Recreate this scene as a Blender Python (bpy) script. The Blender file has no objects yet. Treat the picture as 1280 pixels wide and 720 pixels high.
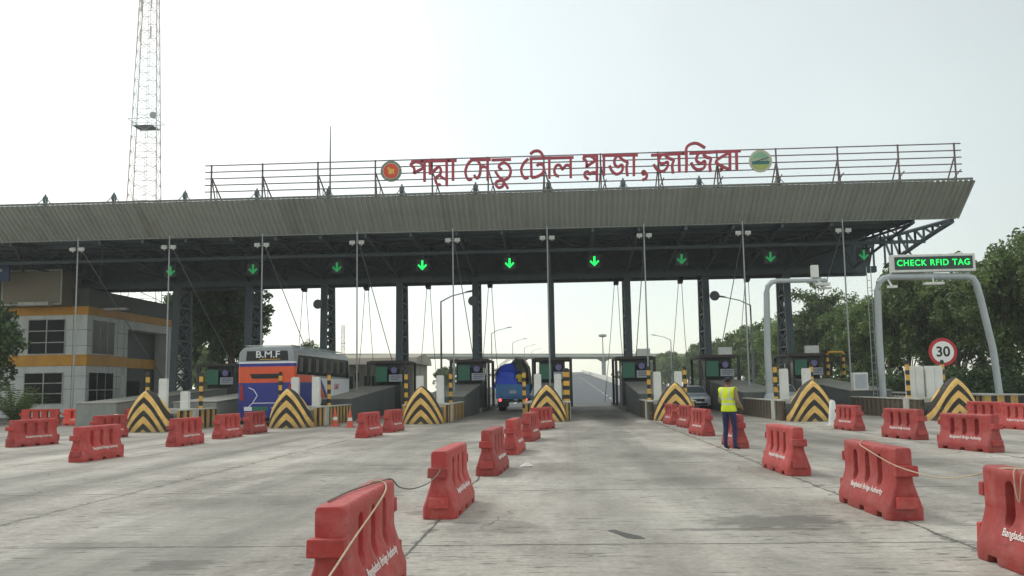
import bpy, bmesh, math, random
from math import pi, sin, cos, radians, sqrt, atan2
from mathutils import Vector, Matrix, Euler

random.seed(7)
C = bpy.context.scene.collection
SC = bpy.context.scene

# ------------------------------------------------------------ camera, sky, sun, exposure
cam_d = bpy.data.cameras.new('camera')
cam_d.sensor_width = 36.0
cam_d.lens = 36.0 * 1150.0 / 1280.0
cam_d.clip_start = 0.1
cam_d.clip_end = 8000
cam = bpy.data.objects.new('camera', cam_d)
C.objects.link(cam)
YAW, PITCH, ROLL = radians(3.168185), radians(6.156183), -0.016
cam.matrix_world = (Matrix.Translation((0, 0, 1.55)) @ Matrix.Rotation(YAW, 4, 'Z')
                    @ Matrix.Rotation(pi/2 + PITCH, 4, 'X') @ Matrix.Rotation(ROLL, 4, 'Z'))
SC.camera = cam

SUN_EL, SUN_AZ = radians(52), radians(-48)     # bright part of the overcast: ahead and to the left
world = bpy.data.worlds.new('World')
SC.world = world
world.use_nodes = True
wn, wl = world.node_tree.nodes, world.node_tree.links
wn.clear()
w_out = wn.new('ShaderNodeOutputWorld')
w_add = wn.new('ShaderNodeAddShader')
sky_bg = wn.new('ShaderNodeBackground')
sky = wn.new('ShaderNodeTexSky')
sky.sky_type = 'NISHITA'
sky.sun_disc = False
sky.sun_elevation = SUN_EL
sky.sun_rotation = SUN_AZ
sky_bg.inputs['Strength'].default_value = 0.05
wl.new(sky.outputs[0], sky_bg.inputs['Color'])
# cloud cover: bright towards the sun's side, greyer to the right
cl_bg = wn.new('ShaderNodeBackground')
tc = wn.new('ShaderNodeTexCoord')
dot = wn.new('ShaderNodeVectorMath'); dot.operation = 'DOT_PRODUCT'
dot.inputs[1].default_value = (-0.80, 0.56, -0.20)
wl.new(tc.outputs['Generated'], dot.inputs[0])
nz = wn.new('ShaderNodeTexNoise'); nz.inputs['Scale'].default_value = 2.2
nz.inputs['Detail'].default_value = 4.0; nz.inputs['Roughness'].default_value = 0.45
wl.new(tc.outputs['Generated'], nz.inputs['Vector'])
nm = wn.new('ShaderNodeMath'); nm.operation = 'MULTIPLY_ADD'
nm.inputs[1].default_value = 0.55; nm.inputs[2].default_value = -0.275
wl.new(nz.outputs['Fac'], nm.inputs[0])
ad = wn.new('ShaderNodeMath'); ad.operation = 'ADD'
wl.new(dot.outputs['Value'], ad.inputs[0]); wl.new(nm.outputs[0], ad.inputs[1])
mr = wn.new('ShaderNodeMapRange')
mr.inputs['From Min'].default_value = -0.6; mr.inputs['From Max'].default_value = 1.0
mr.inputs['To Min'].default_value = 0.0; mr.inputs['To Max'].default_value = 1.0
wl.new(ad.outputs[0], mr.inputs['Value'])
cr = wn.new('ShaderNodeValToRGB')
cr.color_ramp.elements[0].position = 0.12; cr.color_ramp.elements[0].color = (0.65, 0.665, 0.60, 1)
cr.color_ramp.elements[1].position = 0.95; cr.color_ramp.elements[1].color = (0.97, 0.95, 0.82, 1)
e = cr.color_ramp.elements.new(0.33); e.color = (0.34, 0.35, 0.29, 1)
e = cr.color_ramp.elements.new(0.70); e.color = (0.61, 0.635, 0.56, 1)
wl.new(mr.outputs[0], cr.inputs['Fac'])
wl.new(cr.outputs['Color'], cl_bg.inputs['Color'])
cl_bg.inputs['Strength'].default_value = 1.05
wl.new(sky_bg.outputs[0], w_add.inputs[0]); wl.new(cl_bg.outputs[0], w_add.inputs[1])
wl.new(w_add.outputs[0], w_out.inputs['Surface'])

sun_d = bpy.data.lights.new('sun', 'SUN')
sun_d.energy = 1.3
sun_d.angle = radians(14)
sun_d.color = (1.0, 0.97, 0.93)
sun = bpy.data.objects.new('sun', sun_d)
C.objects.link(sun)
sd = Vector((sin(SUN_AZ)*cos(SUN_EL), cos(SUN_AZ)*cos(SUN_EL), sin(SUN_EL)))
sun.rotation_euler = sd.to_track_quat('Z', 'Y').to_euler()
sun.location = sd * 100

SC.view_settings.view_transform = 'Standard'
SC.view_settings.look = 'None'
SC.view_settings.exposure = 0.30
SC.view_settings.gamma = 1.0

# ------------------------------------------------------------ helpers
def lin(h):
    h = h.lstrip('#')
    o = []
    for i in (0, 2, 4):
        v = int(h[i:i+2], 16) / 255
        o.append(v/12.92 if v <= 0.04045 else ((v+0.055)/1.055)**2.4)
    return (*o, 1.0)

def mul(c, k): return (c[0]*k, c[1]*k, c[2]*k, 1)

class N:
    """small node-tree helper"""
    def __init__(s, name):
        s.m = bpy.data.materials.new(name); s.m.use_nodes = True
        s.t = s.m.node_tree; s.n = s.t.nodes; s.l = s.t.links
        s.b = s.n['Principled BSDF']
    def new(s, t, **k):
        o = s.n.new(t)
        for a, v in k.items(): setattr(o, a, v)
        return o
    def math(s, op, a, b=None, c=None, clamp=False):
        o = s.n.new('ShaderNodeMath'); o.operation = op; o.use_clamp = clamp
        for i, v in enumerate((a, b, c)):
            if v is None: continue
            if isinstance(v, (int, float)): o.inputs[i].default_value = v
            else: s.l.new(v, o.inputs[i])
        return o.outputs[0]
    def mix(s, f, a, b, blend='MIX'):
        o = s.n.new('ShaderNodeMix'); o.data_type = 'RGBA'; o.blend_type = blend
        for sock, v in ((o.inputs[0], f), (o.inputs[6], a), (o.inputs[7], b)):
            if isinstance(v, (int, float)): sock.default_value = v
            elif isinstance(v, tuple): sock.default_value = v
            else: s.l.new(v, sock)
        return o.outputs[2]
    def noise(s, vec, scale, detail=4.0, rough=0.55, dist=0.0):
        o = s.n.new('ShaderNodeTexNoise')
        o.inputs['Scale'].default_value = scale; o.inputs['Detail'].default_value = detail
        o.inputs['Roughness'].default_value = rough; o.inputs['Distortion'].default_value = dist
        if vec is not None: s.l.new(vec, o.inputs['Vector'])
        return o.outputs['Fac']
    def ramp(s, f, lo, hi):
        o = s.n.new('ShaderNodeMapRange'); o.clamp = True
        o.inputs['From Min'].default_value = lo; o.inputs['From Max'].default_value = hi
        s.l.new(f, o.inputs['Value'])
        return o.outputs[0]
    def coord(s, kind='Object'):
        return s.n.new('ShaderNodeTexCoord').outputs[kind]
    def scale(s, v, k):
        o = s.n.new('ShaderNodeVectorMath'); o.operation = 'MULTIPLY'
        s.l.new(v, o.inputs[0]); o.inputs[1].default_value = k
        return o.outputs[0]
    def xyz(s, v):
        o = s.n.new('ShaderNodeSeparateXYZ'); s.l.new(v, o.inputs[0])
        return o.outputs[0], o.outputs[1], o.outputs[2]
    def bump(s, h, strength, dist=0.02):
        o = s.n.new('ShaderNodeBump'); o.inputs['Strength'].default_value = strength
        o.inputs['Distance'].default_value = dist
        s.l.new(h, o.inputs['Height']); s.l.new(o.outputs[0], s.b.inputs['Normal'])
    def base(s, c):
        if isinstance(c, tuple): s.b.inputs['Base Color'].default_value = c
        else: s.l.new(c, s.b.inputs['Base Color'])
    def rough(s, r):
        if isinstance(r, (int, float)): s.b.inputs['Roughness'].default_value = r
        else: s.l.new(r, s.b.inputs['Roughness'])

def mat(name, col, rough=0.6, var=0.22, scale=2.0, metal=0.0, bump=0.0, dirt=0.0, dirtcol='#4a453c', perobj=0.0):
    """painted / weathered surface: two scales of noise, optional dirt streaks"""
    k = N(name)
    co = k.coord()
    c = lin(col) if isinstance(col, str) else col
    n1 = k.noise(co, scale, 5)
    n2 = k.noise(co, scale*9, 3)
    f = k.math('MULTIPLY_ADD', n2, 0.35, k.math('MULTIPLY', n1, 0.65))
    f = k.ramp(f, 0.3, 0.7)
    col_o = k.mix(f, mul(c, 1-var), mul(c, 1+var*0.7))
    if dirt:
        st = k.noise(k.scale(co, (1, 1, 0.25)), scale*2.5, 6, 0.65)
        d = k.math('MULTIPLY', k.ramp(st, 0.48, 0.75), dirt)
        col_o = k.mix(d, col_o, lin(dirtcol))
    if perobj:
        oi = k.new('ShaderNodeObjectInfo')
        v = k.math('MULTIPLY_ADD', oi.outputs['Random'], perobj*2, 1-perobj)
        cb = k.new('ShaderNodeCombineColor')
        for i in range(3): k.l.new(v, cb.inputs[i])
        col_o = k.mix(1.0, col_o, cb.outputs[0], 'MULTIPLY')
    k.base(col_o)
    k.rough(k.math('MULTIPLY_ADD', n2, 0.2, rough-0.1, clamp=True))
    k.b.inputs['Metallic'].default_value = metal
    if bump: k.bump(n2, bump)
    return k.m

def emis(name, col, strength, base='#0a0a0a'):
    k = N(name)
    k.base(lin(base)); k.b.inputs['Emission Color'].default_value = lin(col)
    n = k.noise(k.coord(), 30, 1)
    k.l.new(k.math('MULTIPLY_ADD', n, 0.3*strength, 0.85*strength), k.b.inputs['Emission Strength'])
    return k.m

class MB:
    """collects faces, builds ONE mesh object"""
    def __init__(s): s.v = []; s.f = []; s.mi = []; s.cur = 0
    def add(s, vs, fs):
        b = len(s.v); s.v += [tuple(v) for v in vs]
        for f in fs: s.f.append([b+i for i in f]); s.mi.append(s.cur)
    def box(s, c, d, rot=None):
        hx, hy, hz = d[0]/2, d[1]/2, d[2]/2
        P = [Vector((x, y, z)) for x in (-hx, hx) for y in (-hy, hy) for z in (-hz, hz)]
        if rot is not None: P = [rot @ p for p in P]
        s.add([p + Vector(c) for p in P], [(0,1,3,2),(4,6,7,5),(0,4,5,1),(2,3,7,6),(0,2,6,4),(1,5,7,3)])
    def span(s, a, b): s.box([(a[i]+b[i])/2 for i in range(3)], [abs(b[i]-a[i]) for i in range(3)])
    def beam(s, a, b, w, h=None):
        a, b = Vector(a), Vector(b); h = h or w
        d = (b-a); L = d.length
        if L < 1e-6: return
        q = d.to_track_quat('Y', 'Z').to_matrix()
        s.box((a+b)/2, (w, L, h), q)
    def tube(s, pts, r, n=8, caps=True):
        pts = [Vector(p) for p in pts]
        rs = r if isinstance(r, (list, tuple)) else [r]*len(pts)
        b = len(s.v); ref = Vector((0.31, 0.17, 0.93))
        for i, p in enumerate(pts):
            t = (pts[min(i+1, len(pts)-1)] - pts[max(i-1, 0)]).normalized()
            u = t.cross(ref)
            if u.length < 0.1: u = t.cross(Vector((1, 0, 0)))
            u.normalize(); w = t.cross(u)
            for k in range(n):
                a = 2*pi*k/n; s.v.append(tuple(p + (u*cos(a) + w*sin(a))*rs[i]))
        for i in range(len(pts)-1):
            for k in range(n):
                s.f.append([b+i*n+k, b+i*n+(k+1) % n, b+(i+1)*n+(k+1) % n, b+(i+1)*n+k]); s.mi.append(s.cur)
        if caps:
            s.f.append([b+k for k in range(n)][::-1]); s.mi.append(s.cur)
            e = b+(len(pts)-1)*n
            s.f.append([e+k for k in range(n)]); s.mi.append(s.cur)
    def lathe(s, prof, c=(0, 0, 0), n=20, rot=None):
        b = len(s.v); c = Vector(c)
        for r, z in prof:
            for k in range(n):
                a = 2*pi*k/n; p = Vector((r*cos(a), r*sin(a), z))
                if rot is not None: p = rot @ p
                s.v.append(tuple(p+c))
        for i in range(len(prof)-1):
            for k in range(n):
                s.f.append([b+i*n+k, b+i*n+(k+1) % n, b+(i+1)*n+(k+1) % n, b+(i+1)*n+k]); s.mi.append(s.cur)
        s.f.append([b+k for k in range(n)][::-1]); s.mi.append(s.cur)
        e = b+(len(prof)-1)*n
        s.f.append([e+k for k in range(n)]); s.mi.append(s.cur)
    def prism(s, poly, axis, a, b):
        """polygon in the plane normal to axis ('x','y','z'), extruded from a to b"""
        def P(u, v, w): return {'x': (w, u, v), 'y': (u, w, v), 'z': (u, v, w)}[axis]
        n = len(poly)
        vs = [P(u, v, a) for u, v in poly] + [P(u, v, b) for u, v in poly]
        fs = [list(range(n))[::-1], list(range(n, 2*n))] + [[i, (i+1) % n, n+(i+1) % n, n+i] for i in range(n)]
        s.add(vs, fs)
    def loft(s, rings, caps=True, closed=True):
        b = len(s.v); n = len(rings[0])
        for r in rings: s.v += [tuple(p) for p in r]
        for i in range(len(rings)-1):
            for k in range(n if closed else n-1):
                s.f.append([b+i*n+k, b+i*n+(k+1) % n, b+(i+1)*n+(k+1) % n, b+(i+1)*n+k]); s.mi.append(s.cur)
        if caps:
            s.f.append([b+k for k in range(n)][::-1]); s.mi.append(s.cur)
            e = b+(len(rings)-1)*n
            s.f.append([e+k for k in range(n)]); s.mi.append(s.cur)
    def mesh(s, name, mats, smooth=None):
        me = bpy.data.meshes.new(name)
        me.from_pydata(s.v, [], s.f)
        for m in (mats if isinstance(mats, (list, tuple)) else [mats]): me.materials.append(m)
        me.polygons.foreach_set('material_index', s.mi)
        bm = bmesh.new(); bm.from_mesh(me)
        bmesh.ops.recalc_face_normals(bm, faces=bm.faces)
        bm.to_mesh(me); bm.free()
        if smooth is not None:
            me.polygons.foreach_set('use_smooth', [True]*len(me.polygons))
            me.set_sharp_from_angle(angle=radians(smooth))
        me.update()
        return me
    def build(s, name, mats, parent=None, loc=None, rz=0, smooth=None, bevel=0):
        o = bpy.data.objects.new(name, s.mesh(name, mats, smooth))
        C.objects.link(o)
        if parent is not None: o.parent = parent
        if loc is not None: o.location = loc
        o.rotation_euler.z = rz
        if bevel:
            b = o.modifiers.new('bevel', 'BEVEL'); b.width = bevel; b.segments = 2; b.limit_method = 'ANGLE'
        return o

def tag(o, label=None, cat=None, group=None, kind=None):
    if label: o['label'] = label
    if cat: o['category'] = cat
    if group: o['group'] = group
    if kind: o['kind'] = kind
    return o

def thing(name, label, cat, loc=(0, 0, 0), rz=0, group=None):
    o = bpy.data.objects.new(name, None)
    o.empty_display_size = 0.2
    C.objects.link(o); o.location = loc; o.rotation_euler.z = rz
    return tag(o, label, cat, group)

def struct(o): o['kind'] = 'structure'; return o

def copy_tree(o, parent=None):
    c = o.copy(); C.objects.link(c)
    if parent is not None: c.parent = parent
    for ch in list(o.children): copy_tree(ch, c)
    return c

def text_mesh(txt, size, depth=0.004, bold=0.0, align='CENTER', space=1.0):
    cu = bpy.data.curves.new('text', 'FONT')
    cu.body = txt; cu.size = size; cu.extrude = depth; cu.offset = bold; cu.space_character = space
    cu.align_x = align; cu.align_y = 'CENTER'
    o = bpy.data.objects.new('text', cu); C.objects.link(o)
    dg = bpy.context.evaluated_depsgraph_get()
    me = bpy.data.meshes.new_from_object(o.evaluated_get(dg))
    bpy.data.objects.remove(o)
    return me

def text_obj(name, txt, size, m, parent, loc, rot=(pi/2, 0, 0), depth=0.004, bold=0.0, sx=1.0, space=1.0):
    me = text_mesh(txt, size, depth, bold, space=space); me.materials.clear(); me.materials.append(m)
    o = bpy.data.objects.new(name, me); C.objects.link(o)
    o.parent = parent; o.location = loc; o.rotation_euler = rot; o.scale = (sx, 1, 1)
    return o

def smooth_line(pts, sub=5):
    if len(pts) < 3: return [Vector(p) for p in pts]
    P = [Vector(p) for p in pts]; out = []
    for i in range(len(P)-1):
        p0 = P[max(i-1, 0)]; p1 = P[i]; p2 = P[i+1]; p3 = P[min(i+2, len(P)-1)]
        for k in range(sub):
            t = k/sub
            out.append(0.5*((2*p1) + (p2-p0)*t + (2*p0-5*p1+4*p2-p3)*t*t + (3*p1-p0-3*p2+p3)*t**3))
    out.append(P[-1])
    return out

def stroke(mb, pts, w, y0, y1):
    """flat letter stroke in the XZ plane with thickness in Y"""
    P = smooth_line([(a, b) for a, b in pts]) if len(pts) > 2 else [Vector(p) for p in pts]
    rings = []
    for i, p in enumerate(P):
        t = (P[min(i+1, len(P)-1)] - P[max(i-1, 0)])
        if t.length < 1e-6: continue
        t.normalize(); n = Vector((-t.y, t.x))
        a, b = p+n*w/2, p-n*w/2
        rings.append([(a.x, y0, a.y), (b.x, y0, b.y), (b.x, y1, b.y), (a.x, y1, a.y)])
    mb.loft(rings)

# ------------------------------------------------------------ materials
M = {}
M['steel'] = mat('dark_steel', '#4d5a61', 0.6, 0.25, 0.6)
M['underside'] = mat('canopy_underside', '#66757e', 0.65, 0.2, 0.3)
M['roof'] = mat('roof_sheet', '#6b6d68', 0.5, 0.15, 0.4)
M['galv'] = mat('galvanised', '#9aa0a2', 0.45, 0.12, 1.5, 0.3)
M['frame'] = mat('sign_frame', '#6c5f60', 0.6, 0.2, 1.0)
M['stay'] = mat('stay_cable', '#767b7c', 0.5, 0.15, 1.0)
M['white'] = mat('white_paint', '#d9dad5', 0.5, 0.1, 1.5, dirt=0.35, dirtcol='#8d8a80')
M['letter'] = mat('red_letter', '#a8394a', 0.45, 0.12, 1.0)
M['concrete'] = mat('grey_concrete', '#8a8a82', 0.8, 0.2, 0.8, bump=0.2, dirt=0.5)
M['ramp'] = mat('ramp_concrete', '#575d5a', 0.6, 0.25, 0.5, bump=0.2, dirt=0.5, dirtcol='#33342f')
M['ramp_pale'] = mat('pale_ramp_concrete', '#8b8e88', 0.7, 0.2, 0.5, bump=0.2, dirt=0.45, dirtcol='#54554f')
M['cap'] = mat('pale_coping', '#b9b9b0', 0.75, 0.2, 1.0, dirt=0.5)
M['black'] = mat('black_paint', '#17181a', 0.5, 0.25, 2.0)
M['yellow'] = mat('yellow_paint', '#d0a044', 0.6, 0.2, 2.0, dirt=0.4)
M['glass'] = mat('dark_glass', '#0c1115', 0.14, 0.2, 0.6); M['glass'].node_tree.nodes['Principled BSDF'].inputs['IOR'].default_value = 1.22
M['tyre'] = mat('tyre', '#161616', 0.85, 0.2, 4.0)
M['rim'] = mat('rim', '#808284', 0.4, 0.15, 3.0, 0.6)

def fascia_mat():
    k = N('fascia_sheet'); co = k.coord()
    n1 = k.noise(k.scale(co, (0.12, 1, 1)), 1.0, 4); n2 = k.noise(k.scale(co, (3.0, 0.15, 0.15)), 1.2, 4)
    f = k.ramp(k.math('ADD', k.math('MULTIPLY', n1, 0.5), k.math('MULTIPLY', n2, 0.5)), 0.3, 0.7)
    c = k.mix(f, lin('#a4a8a1'), lin('#b8bcb4'))
    stk = k.math('MULTIPLY', k.ramp(k.noise(k.scale(co, (1.1, 0.05, 0.12)), 1.0, 5, 0.65), 0.52, 0.72), 0.45)
    c = k.mix(stk, c, lin('#6f7069'))
    rst = k.math('MULTIPLY', k.ramp(k.noise(k.scale(co, (0.5, 0.2, 0.3)), 1.0, 6, 0.7), 0.60, 0.72), 0.3)
    c = k.mix(rst, c, lin('#7d6a55'))
    k.base(c); k.rough(0.5)
    return k.m
M['fascia'] = fascia_mat()

def stripes_mat(name, kind, yel, blk, dirt):
    k = N(name); co0 = k.coord(); x, y, z = k.xyz(co0)
    oi = k.new('ShaderNodeObjectInfo'); of = k.new('ShaderNodeVectorMath', operation='ADD'); k.l.new(co0, of.inputs[0])
    cb = k.new('ShaderNodeCombineXYZ'); k.l.new(k.math('MULTIPLY', oi.outputs['Random'], 53.0), cb.inputs[0]); k.l.new(k.math('MULTIPLY', oi.outputs['Random'], 17.0), cb.inputs[2]); k.l.new(cb.outputs[0], of.inputs[1])
    co = of.outputs[0]
    wob = k.noise(co, 2.5, 3)
    w = k.math('MULTIPLY_ADD', wob, 0.05, -0.025)
    if kind == 'chevron':
        ax = k.math('ABSOLUTE', x)
        f = k.math('ADD', k.math('MULTIPLY_ADD', ax, 0.75, z), k.math('MULTIPLY_ADD', k.math('MULTIPLY', ax, ax), 0.75, k.math('MULTIPLY', y, 0.30)))
        per, off = 0.52, 0.16
    elif kind == 'band':
        f, per, off = z, 0.42, 0.1
    else:
        f, per, off = k.math('ADD', y, x), 0.62, 0.0
    fr = k.math('FRACT', k.math('DIVIDE', k.math('ADD', k.math('ADD', f, w), off), per))
    s = k.math('GREATER_THAN', fr, 0.54)
    yc = k.mix(k.ramp(k.noise(co, 3.0, 5), 0.3, 0.7), mul(lin(yel), 0.85), mul(lin(yel), 1.1))
    bc = k.mix(k.ramp(k.noise(co, 4.0, 5), 0.3, 0.7), lin(blk), mul(lin(blk), 2.0))
    c = k.mix(s, yc, bc)
    d = k.math('MULTIPLY', k.ramp(k.noise(k.scale(co, (1.5, 1.5, 0.6)), 2.0, 6, 0.7), 0.45, 0.72), dirt)
    c = k.mix(d, c, lin('#4d463a'))
    chip = k.ramp(k.noise(co, 4.5, 6, 0.75), 0.60, 0.64)
    c = k.mix(k.math('MULTIPLY', chip, 0.55 if kind != 'band' else 0.25), c, lin('#8f897c'))
    scf = k.ramp(k.noise(k.scale(co, (1, 1, 7)), 2.0, 4, 0.6), 0.64, 0.68)
    c = k.mix(k.math('MULTIPLY', scf, 0.5), c, lin('#3a352d'))
    low = k.math('MULTIPLY', k.ramp(k.math('SUBTRACT', 0.35, z), 0.0, 0.4), 0.5)
    c = k.mix(low, c, lin('#5b5548'))
    k.base(c); k.rough(0.7)
    k.bump(k.noise(co, 12, 3), 0.2)
    return k.m
M['chevron'] = stripes_mat('chevron_stripes', 'chevron', '#e8bd6c', '#1f1e1d', 0.35)
M['wallstripe'] = stripes_mat('wall_stripes', 'wall', '#c9a055', '#211f1d', 0.55)
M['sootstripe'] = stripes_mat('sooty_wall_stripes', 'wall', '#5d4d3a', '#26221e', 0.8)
M['post'] = stripes_mat('post_bands', 'band', '#d3a23f', '#1d1c1b', 0.25)

def concrete_ground():
    k = N('plaza_concrete'); co = k.coord(); x, y, z = k.xyz(co)
    big = k.noise(co, 0.12, 5, 0.6)
    mid = k.noise(k.scale(co, (1.0, 0.35, 1)), 0.9, 6, 0.65)
    fine = k.noise(co, 14, 5, 0.7)
    f = k.math('ADD', k.math('MULTIPLY', big, 0.45), k.math('ADD', k.math('MULTIPLY', mid, 0.32), k.math('MULTIPLY', fine, 0.23)))
    c = k.mix(k.ramp(f, 0.41, 0.59), lin('#7b766d'), lin('#cbc5ba'))
    # rubber-darkened wheel lanes running along the road, per slab width 5.27 m
    u = k.math('FRACT', k.math('DIVIDE', k.math('ADD', x, 1.5 + 52.7), 5.27))
    lane = k.math('SUBTRACT', 1.0, k.ramp(k.math('ABSOLUTE', k.math('SUBTRACT', k.math('ABSOLUTE', k.math('SUBTRACT', u, 0.5)), 0.18)), 0.0, 0.16))
    streak = k.ramp(k.noise(k.scale(co, (2.2, 0.05, 1)), 1.0, 5, 0.6), 0.36, 0.7)
    gate = k.ramp(k.noise(k.scale(co, (0.09, 0.03, 1)), 1.0, 3, 0.5), 0.35, 0.6)
    soot = k.math('MULTIPLY', k.math('MULTIPLY', k.math('MULTIPLY', lane, streak), gate), 0.95)
    c = k.mix(soot, c, lin('#57564f'))
    # patchy darkening that grows along the road up to the islands
    q = k.math('MULTIPLY', k.ramp(y, 31.0, 44.0), k.ramp(k.noise(k.scale(co, (0.5, 0.12, 1)), 1.0, 5), 0.3, 0.6))
    c = k.mix(k.math('MULTIPLY', q, 0.6), c, lin('#4d4d4b'))
    # stains
    grime = k.ramp(k.noise(k.scale(co, (1.1, 0.16, 1)), 0.8, 6, 0.62, 0.3), 0.48, 0.68)
    c = k.mix(k.math('MULTIPLY', grime, 0.33), c, lin('#5d5a52'))
    st = k.ramp(k.noise(k.scale(co, (0.9, 0.5, 1)), 0.8, 7, 0.7, 0.6), 0.58, 0.70)
    c = k.mix(k.math('MULTIPLY', st, 0.45), c, lin('#5e5d57'))
    lt = k.ramp(k.noise(k.scale(co, (0.35, 0.8, 1)), 0.9, 6, 0.65, 0.4), 0.56, 0.75)
    c = k.mix(k.math('MULTIPLY', lt, 0.55), c, lin('#c2bfb2'))
    # transverse broom finish, short dark spalls
    brm = k.noise(k.scale(co, (1.4, 15, 1)), 1.0, 6, 0.7)
    c = k.mix(k.math('MULTIPLY', k.ramp(brm, 0.35, 0.7), 0.45), c, mul(lin('#66635a'), 1.0))
    sp = k.ramp(k.noise(k.scale(co, (1.7, 8.5, 1)), 1.3, 5, 0.6), 0.585, 0.625)
    spm = k.ramp(k.noise(k.scale(co, (1, 1, 1)), 0.45, 4, 0.6), 0.42, 0.53)
    c = k.mix(k.math('MULTIPLY', k.math('MULTIPLY', sp, spm), 0.8), c, lin('#3f3d38'))
    fl = k.ramp(k.noise(k.scale(co, (0.7, 1, 1)), 5.0, 3, 0.5), 0.70, 0.72)
    c = k.mix(k.math('MULTIPLY', fl, 0.7), c, lin('#454239'))
    band = k.math('SUBTRACT', 1.0, k.ramp(k.math('ABSOLUTE', k.math('SUBTRACT', u, 0.5)), 0.10, 0.36))
    bn = k.ramp(k.noise(k.scale(co, (0.5, 0.05, 1)), 1.0, 5, 0.6), 0.38, 0.62)
    c = k.mix(k.math('MULTIPLY', k.math('MULTIPLY', band, bn), 0.6), c, lin('#68665f'))
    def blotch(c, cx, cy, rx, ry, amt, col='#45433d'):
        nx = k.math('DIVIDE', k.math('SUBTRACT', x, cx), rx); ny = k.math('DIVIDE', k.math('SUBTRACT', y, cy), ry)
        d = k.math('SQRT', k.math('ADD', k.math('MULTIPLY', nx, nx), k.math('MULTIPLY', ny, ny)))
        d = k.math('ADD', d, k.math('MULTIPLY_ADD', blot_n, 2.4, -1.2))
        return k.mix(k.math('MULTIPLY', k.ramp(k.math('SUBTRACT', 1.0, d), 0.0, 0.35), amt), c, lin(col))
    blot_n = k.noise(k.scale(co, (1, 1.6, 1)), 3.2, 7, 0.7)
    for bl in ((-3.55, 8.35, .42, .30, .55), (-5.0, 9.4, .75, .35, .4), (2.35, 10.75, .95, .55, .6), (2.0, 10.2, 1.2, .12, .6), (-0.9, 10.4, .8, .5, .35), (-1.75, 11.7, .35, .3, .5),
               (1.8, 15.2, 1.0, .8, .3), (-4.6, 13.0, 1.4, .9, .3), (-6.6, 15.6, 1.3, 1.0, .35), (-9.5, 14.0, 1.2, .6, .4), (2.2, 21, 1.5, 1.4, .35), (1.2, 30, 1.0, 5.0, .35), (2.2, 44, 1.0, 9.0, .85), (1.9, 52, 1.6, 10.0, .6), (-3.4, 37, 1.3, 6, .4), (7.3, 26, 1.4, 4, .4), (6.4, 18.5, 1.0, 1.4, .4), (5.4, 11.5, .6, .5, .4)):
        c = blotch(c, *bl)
    # joints
    wob = k.math('MULTIPLY_ADD', k.noise(co, 1.3, 6, 0.7), 0.16, -0.08)
    ux = k.math('ABSOLUTE', k.math('SUBTRACT', k.math('FRACT', k.math('DIVIDE', k.math('ADD', k.math('ADD', x, wob), 1.52 + 52.7 + 2.635), 5.27)), 0.5))
    uy = k.math('ABSOLUTE', k.math('SUBTRACT', k.math('FRACT', k.math('DIVIDE', k.math('ADD', k.math('SUBTRACT', y, 9.3), k.math('ADD', wob, 96.0+2.4)), 4.8)), 0.5))
    wid = k.math('MULTIPLY_ADD', k.noise(co, 2.2, 5, 0.7), 0.09, -0.018)
    jx = k.math('LESS_THAN', k.math('MULTIPLY', ux, 5.27), k.math('MULTIPLY', wid, 0.62))
    jy = k.math('LESS_THAN', k.math('MULTIPLY', uy, 4.8), k.math('MULTIPLY', wid, 0.7))
    j = k.math('MAXIMUM', jx, jy)
    jn = k.math('LESS_THAN', k.math('MULTIPLY', ux, 5.27), k.math('MULTIPLY', k.ramp(k.noise(k.scale(co, (2.5, 3, 1)), 1.0, 6, 0.7), 0.50, 0.85), 0.42))
    jt = k.math('LESS_THAN', k.math('MULTIPLY', uy, 4.8), k.math('MULTIPLY', k.ramp(k.noise(k.scale(co, (1.3, 5, 1)), 1.0, 6, 0.7), 0.56, 0.85), 0.5))
    c = k.mix(k.math('MULTIPLY', k.math('MAXIMUM', jn, jt), 0.6), c, lin('#4b4943'))
    # hairline cracks
    vo = k.new('ShaderNodeTexVoronoi', feature='DISTANCE_TO_EDGE'); vo.inputs['Scale'].default_value = 0.22
    dv = k.new('ShaderNodeVectorMath', operation='ADD')
    nn = k.new('ShaderNodeTexNoise'); nn.inputs['Scale'].default_value = 0.9; nn.inputs['Detail'].default_value = 7
    k.l.new(co, nn.inputs['Vector']); k.l.new(co, dv.inputs[0])
    sc = k.scale(nn.outputs['Color'], (1.2, 1.2, 0)); k.l.new(sc, dv.inputs[1]); k.l.new(dv.outputs[0], vo.inputs['Vector'])
    cm = k.ramp(k.noise(co, 0.16, 3), 0.52, 0.56)
    ck = k.math('MULTIPLY', k.math('LESS_THAN', vo.outputs['Distance'], 0.0022), cm)
    j = k.math('MAXIMUM', j, k.math('MULTIPLY', ck, 0.7))
    c = k.mix(k.math('MULTIPLY', j, 0.85), c, lin('#35332f'))
    k.base(c)
    k.rough(k.math('MULTIPLY_ADD', mid, -0.25, 0.85))
    k.bump(k.math('ADD', k.math('ADD', fine, k.math('MULTIPLY', brm, 1.2)), k.math('MULTIPLY', j, -2.0)), 0.35, 0.012)
    return k.m
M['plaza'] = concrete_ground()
M['asphalt'] = mat('highway_asphalt', '#4a5054', 0.7, 0.18, 0.25, bump=0.15, dirt=0.3, dirtcol='#4d4f50')
M['patch'] = mat('asphalt_patch', '#4b4b47', 0.7, 0.35, 2.5, bump=0.3)

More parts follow.
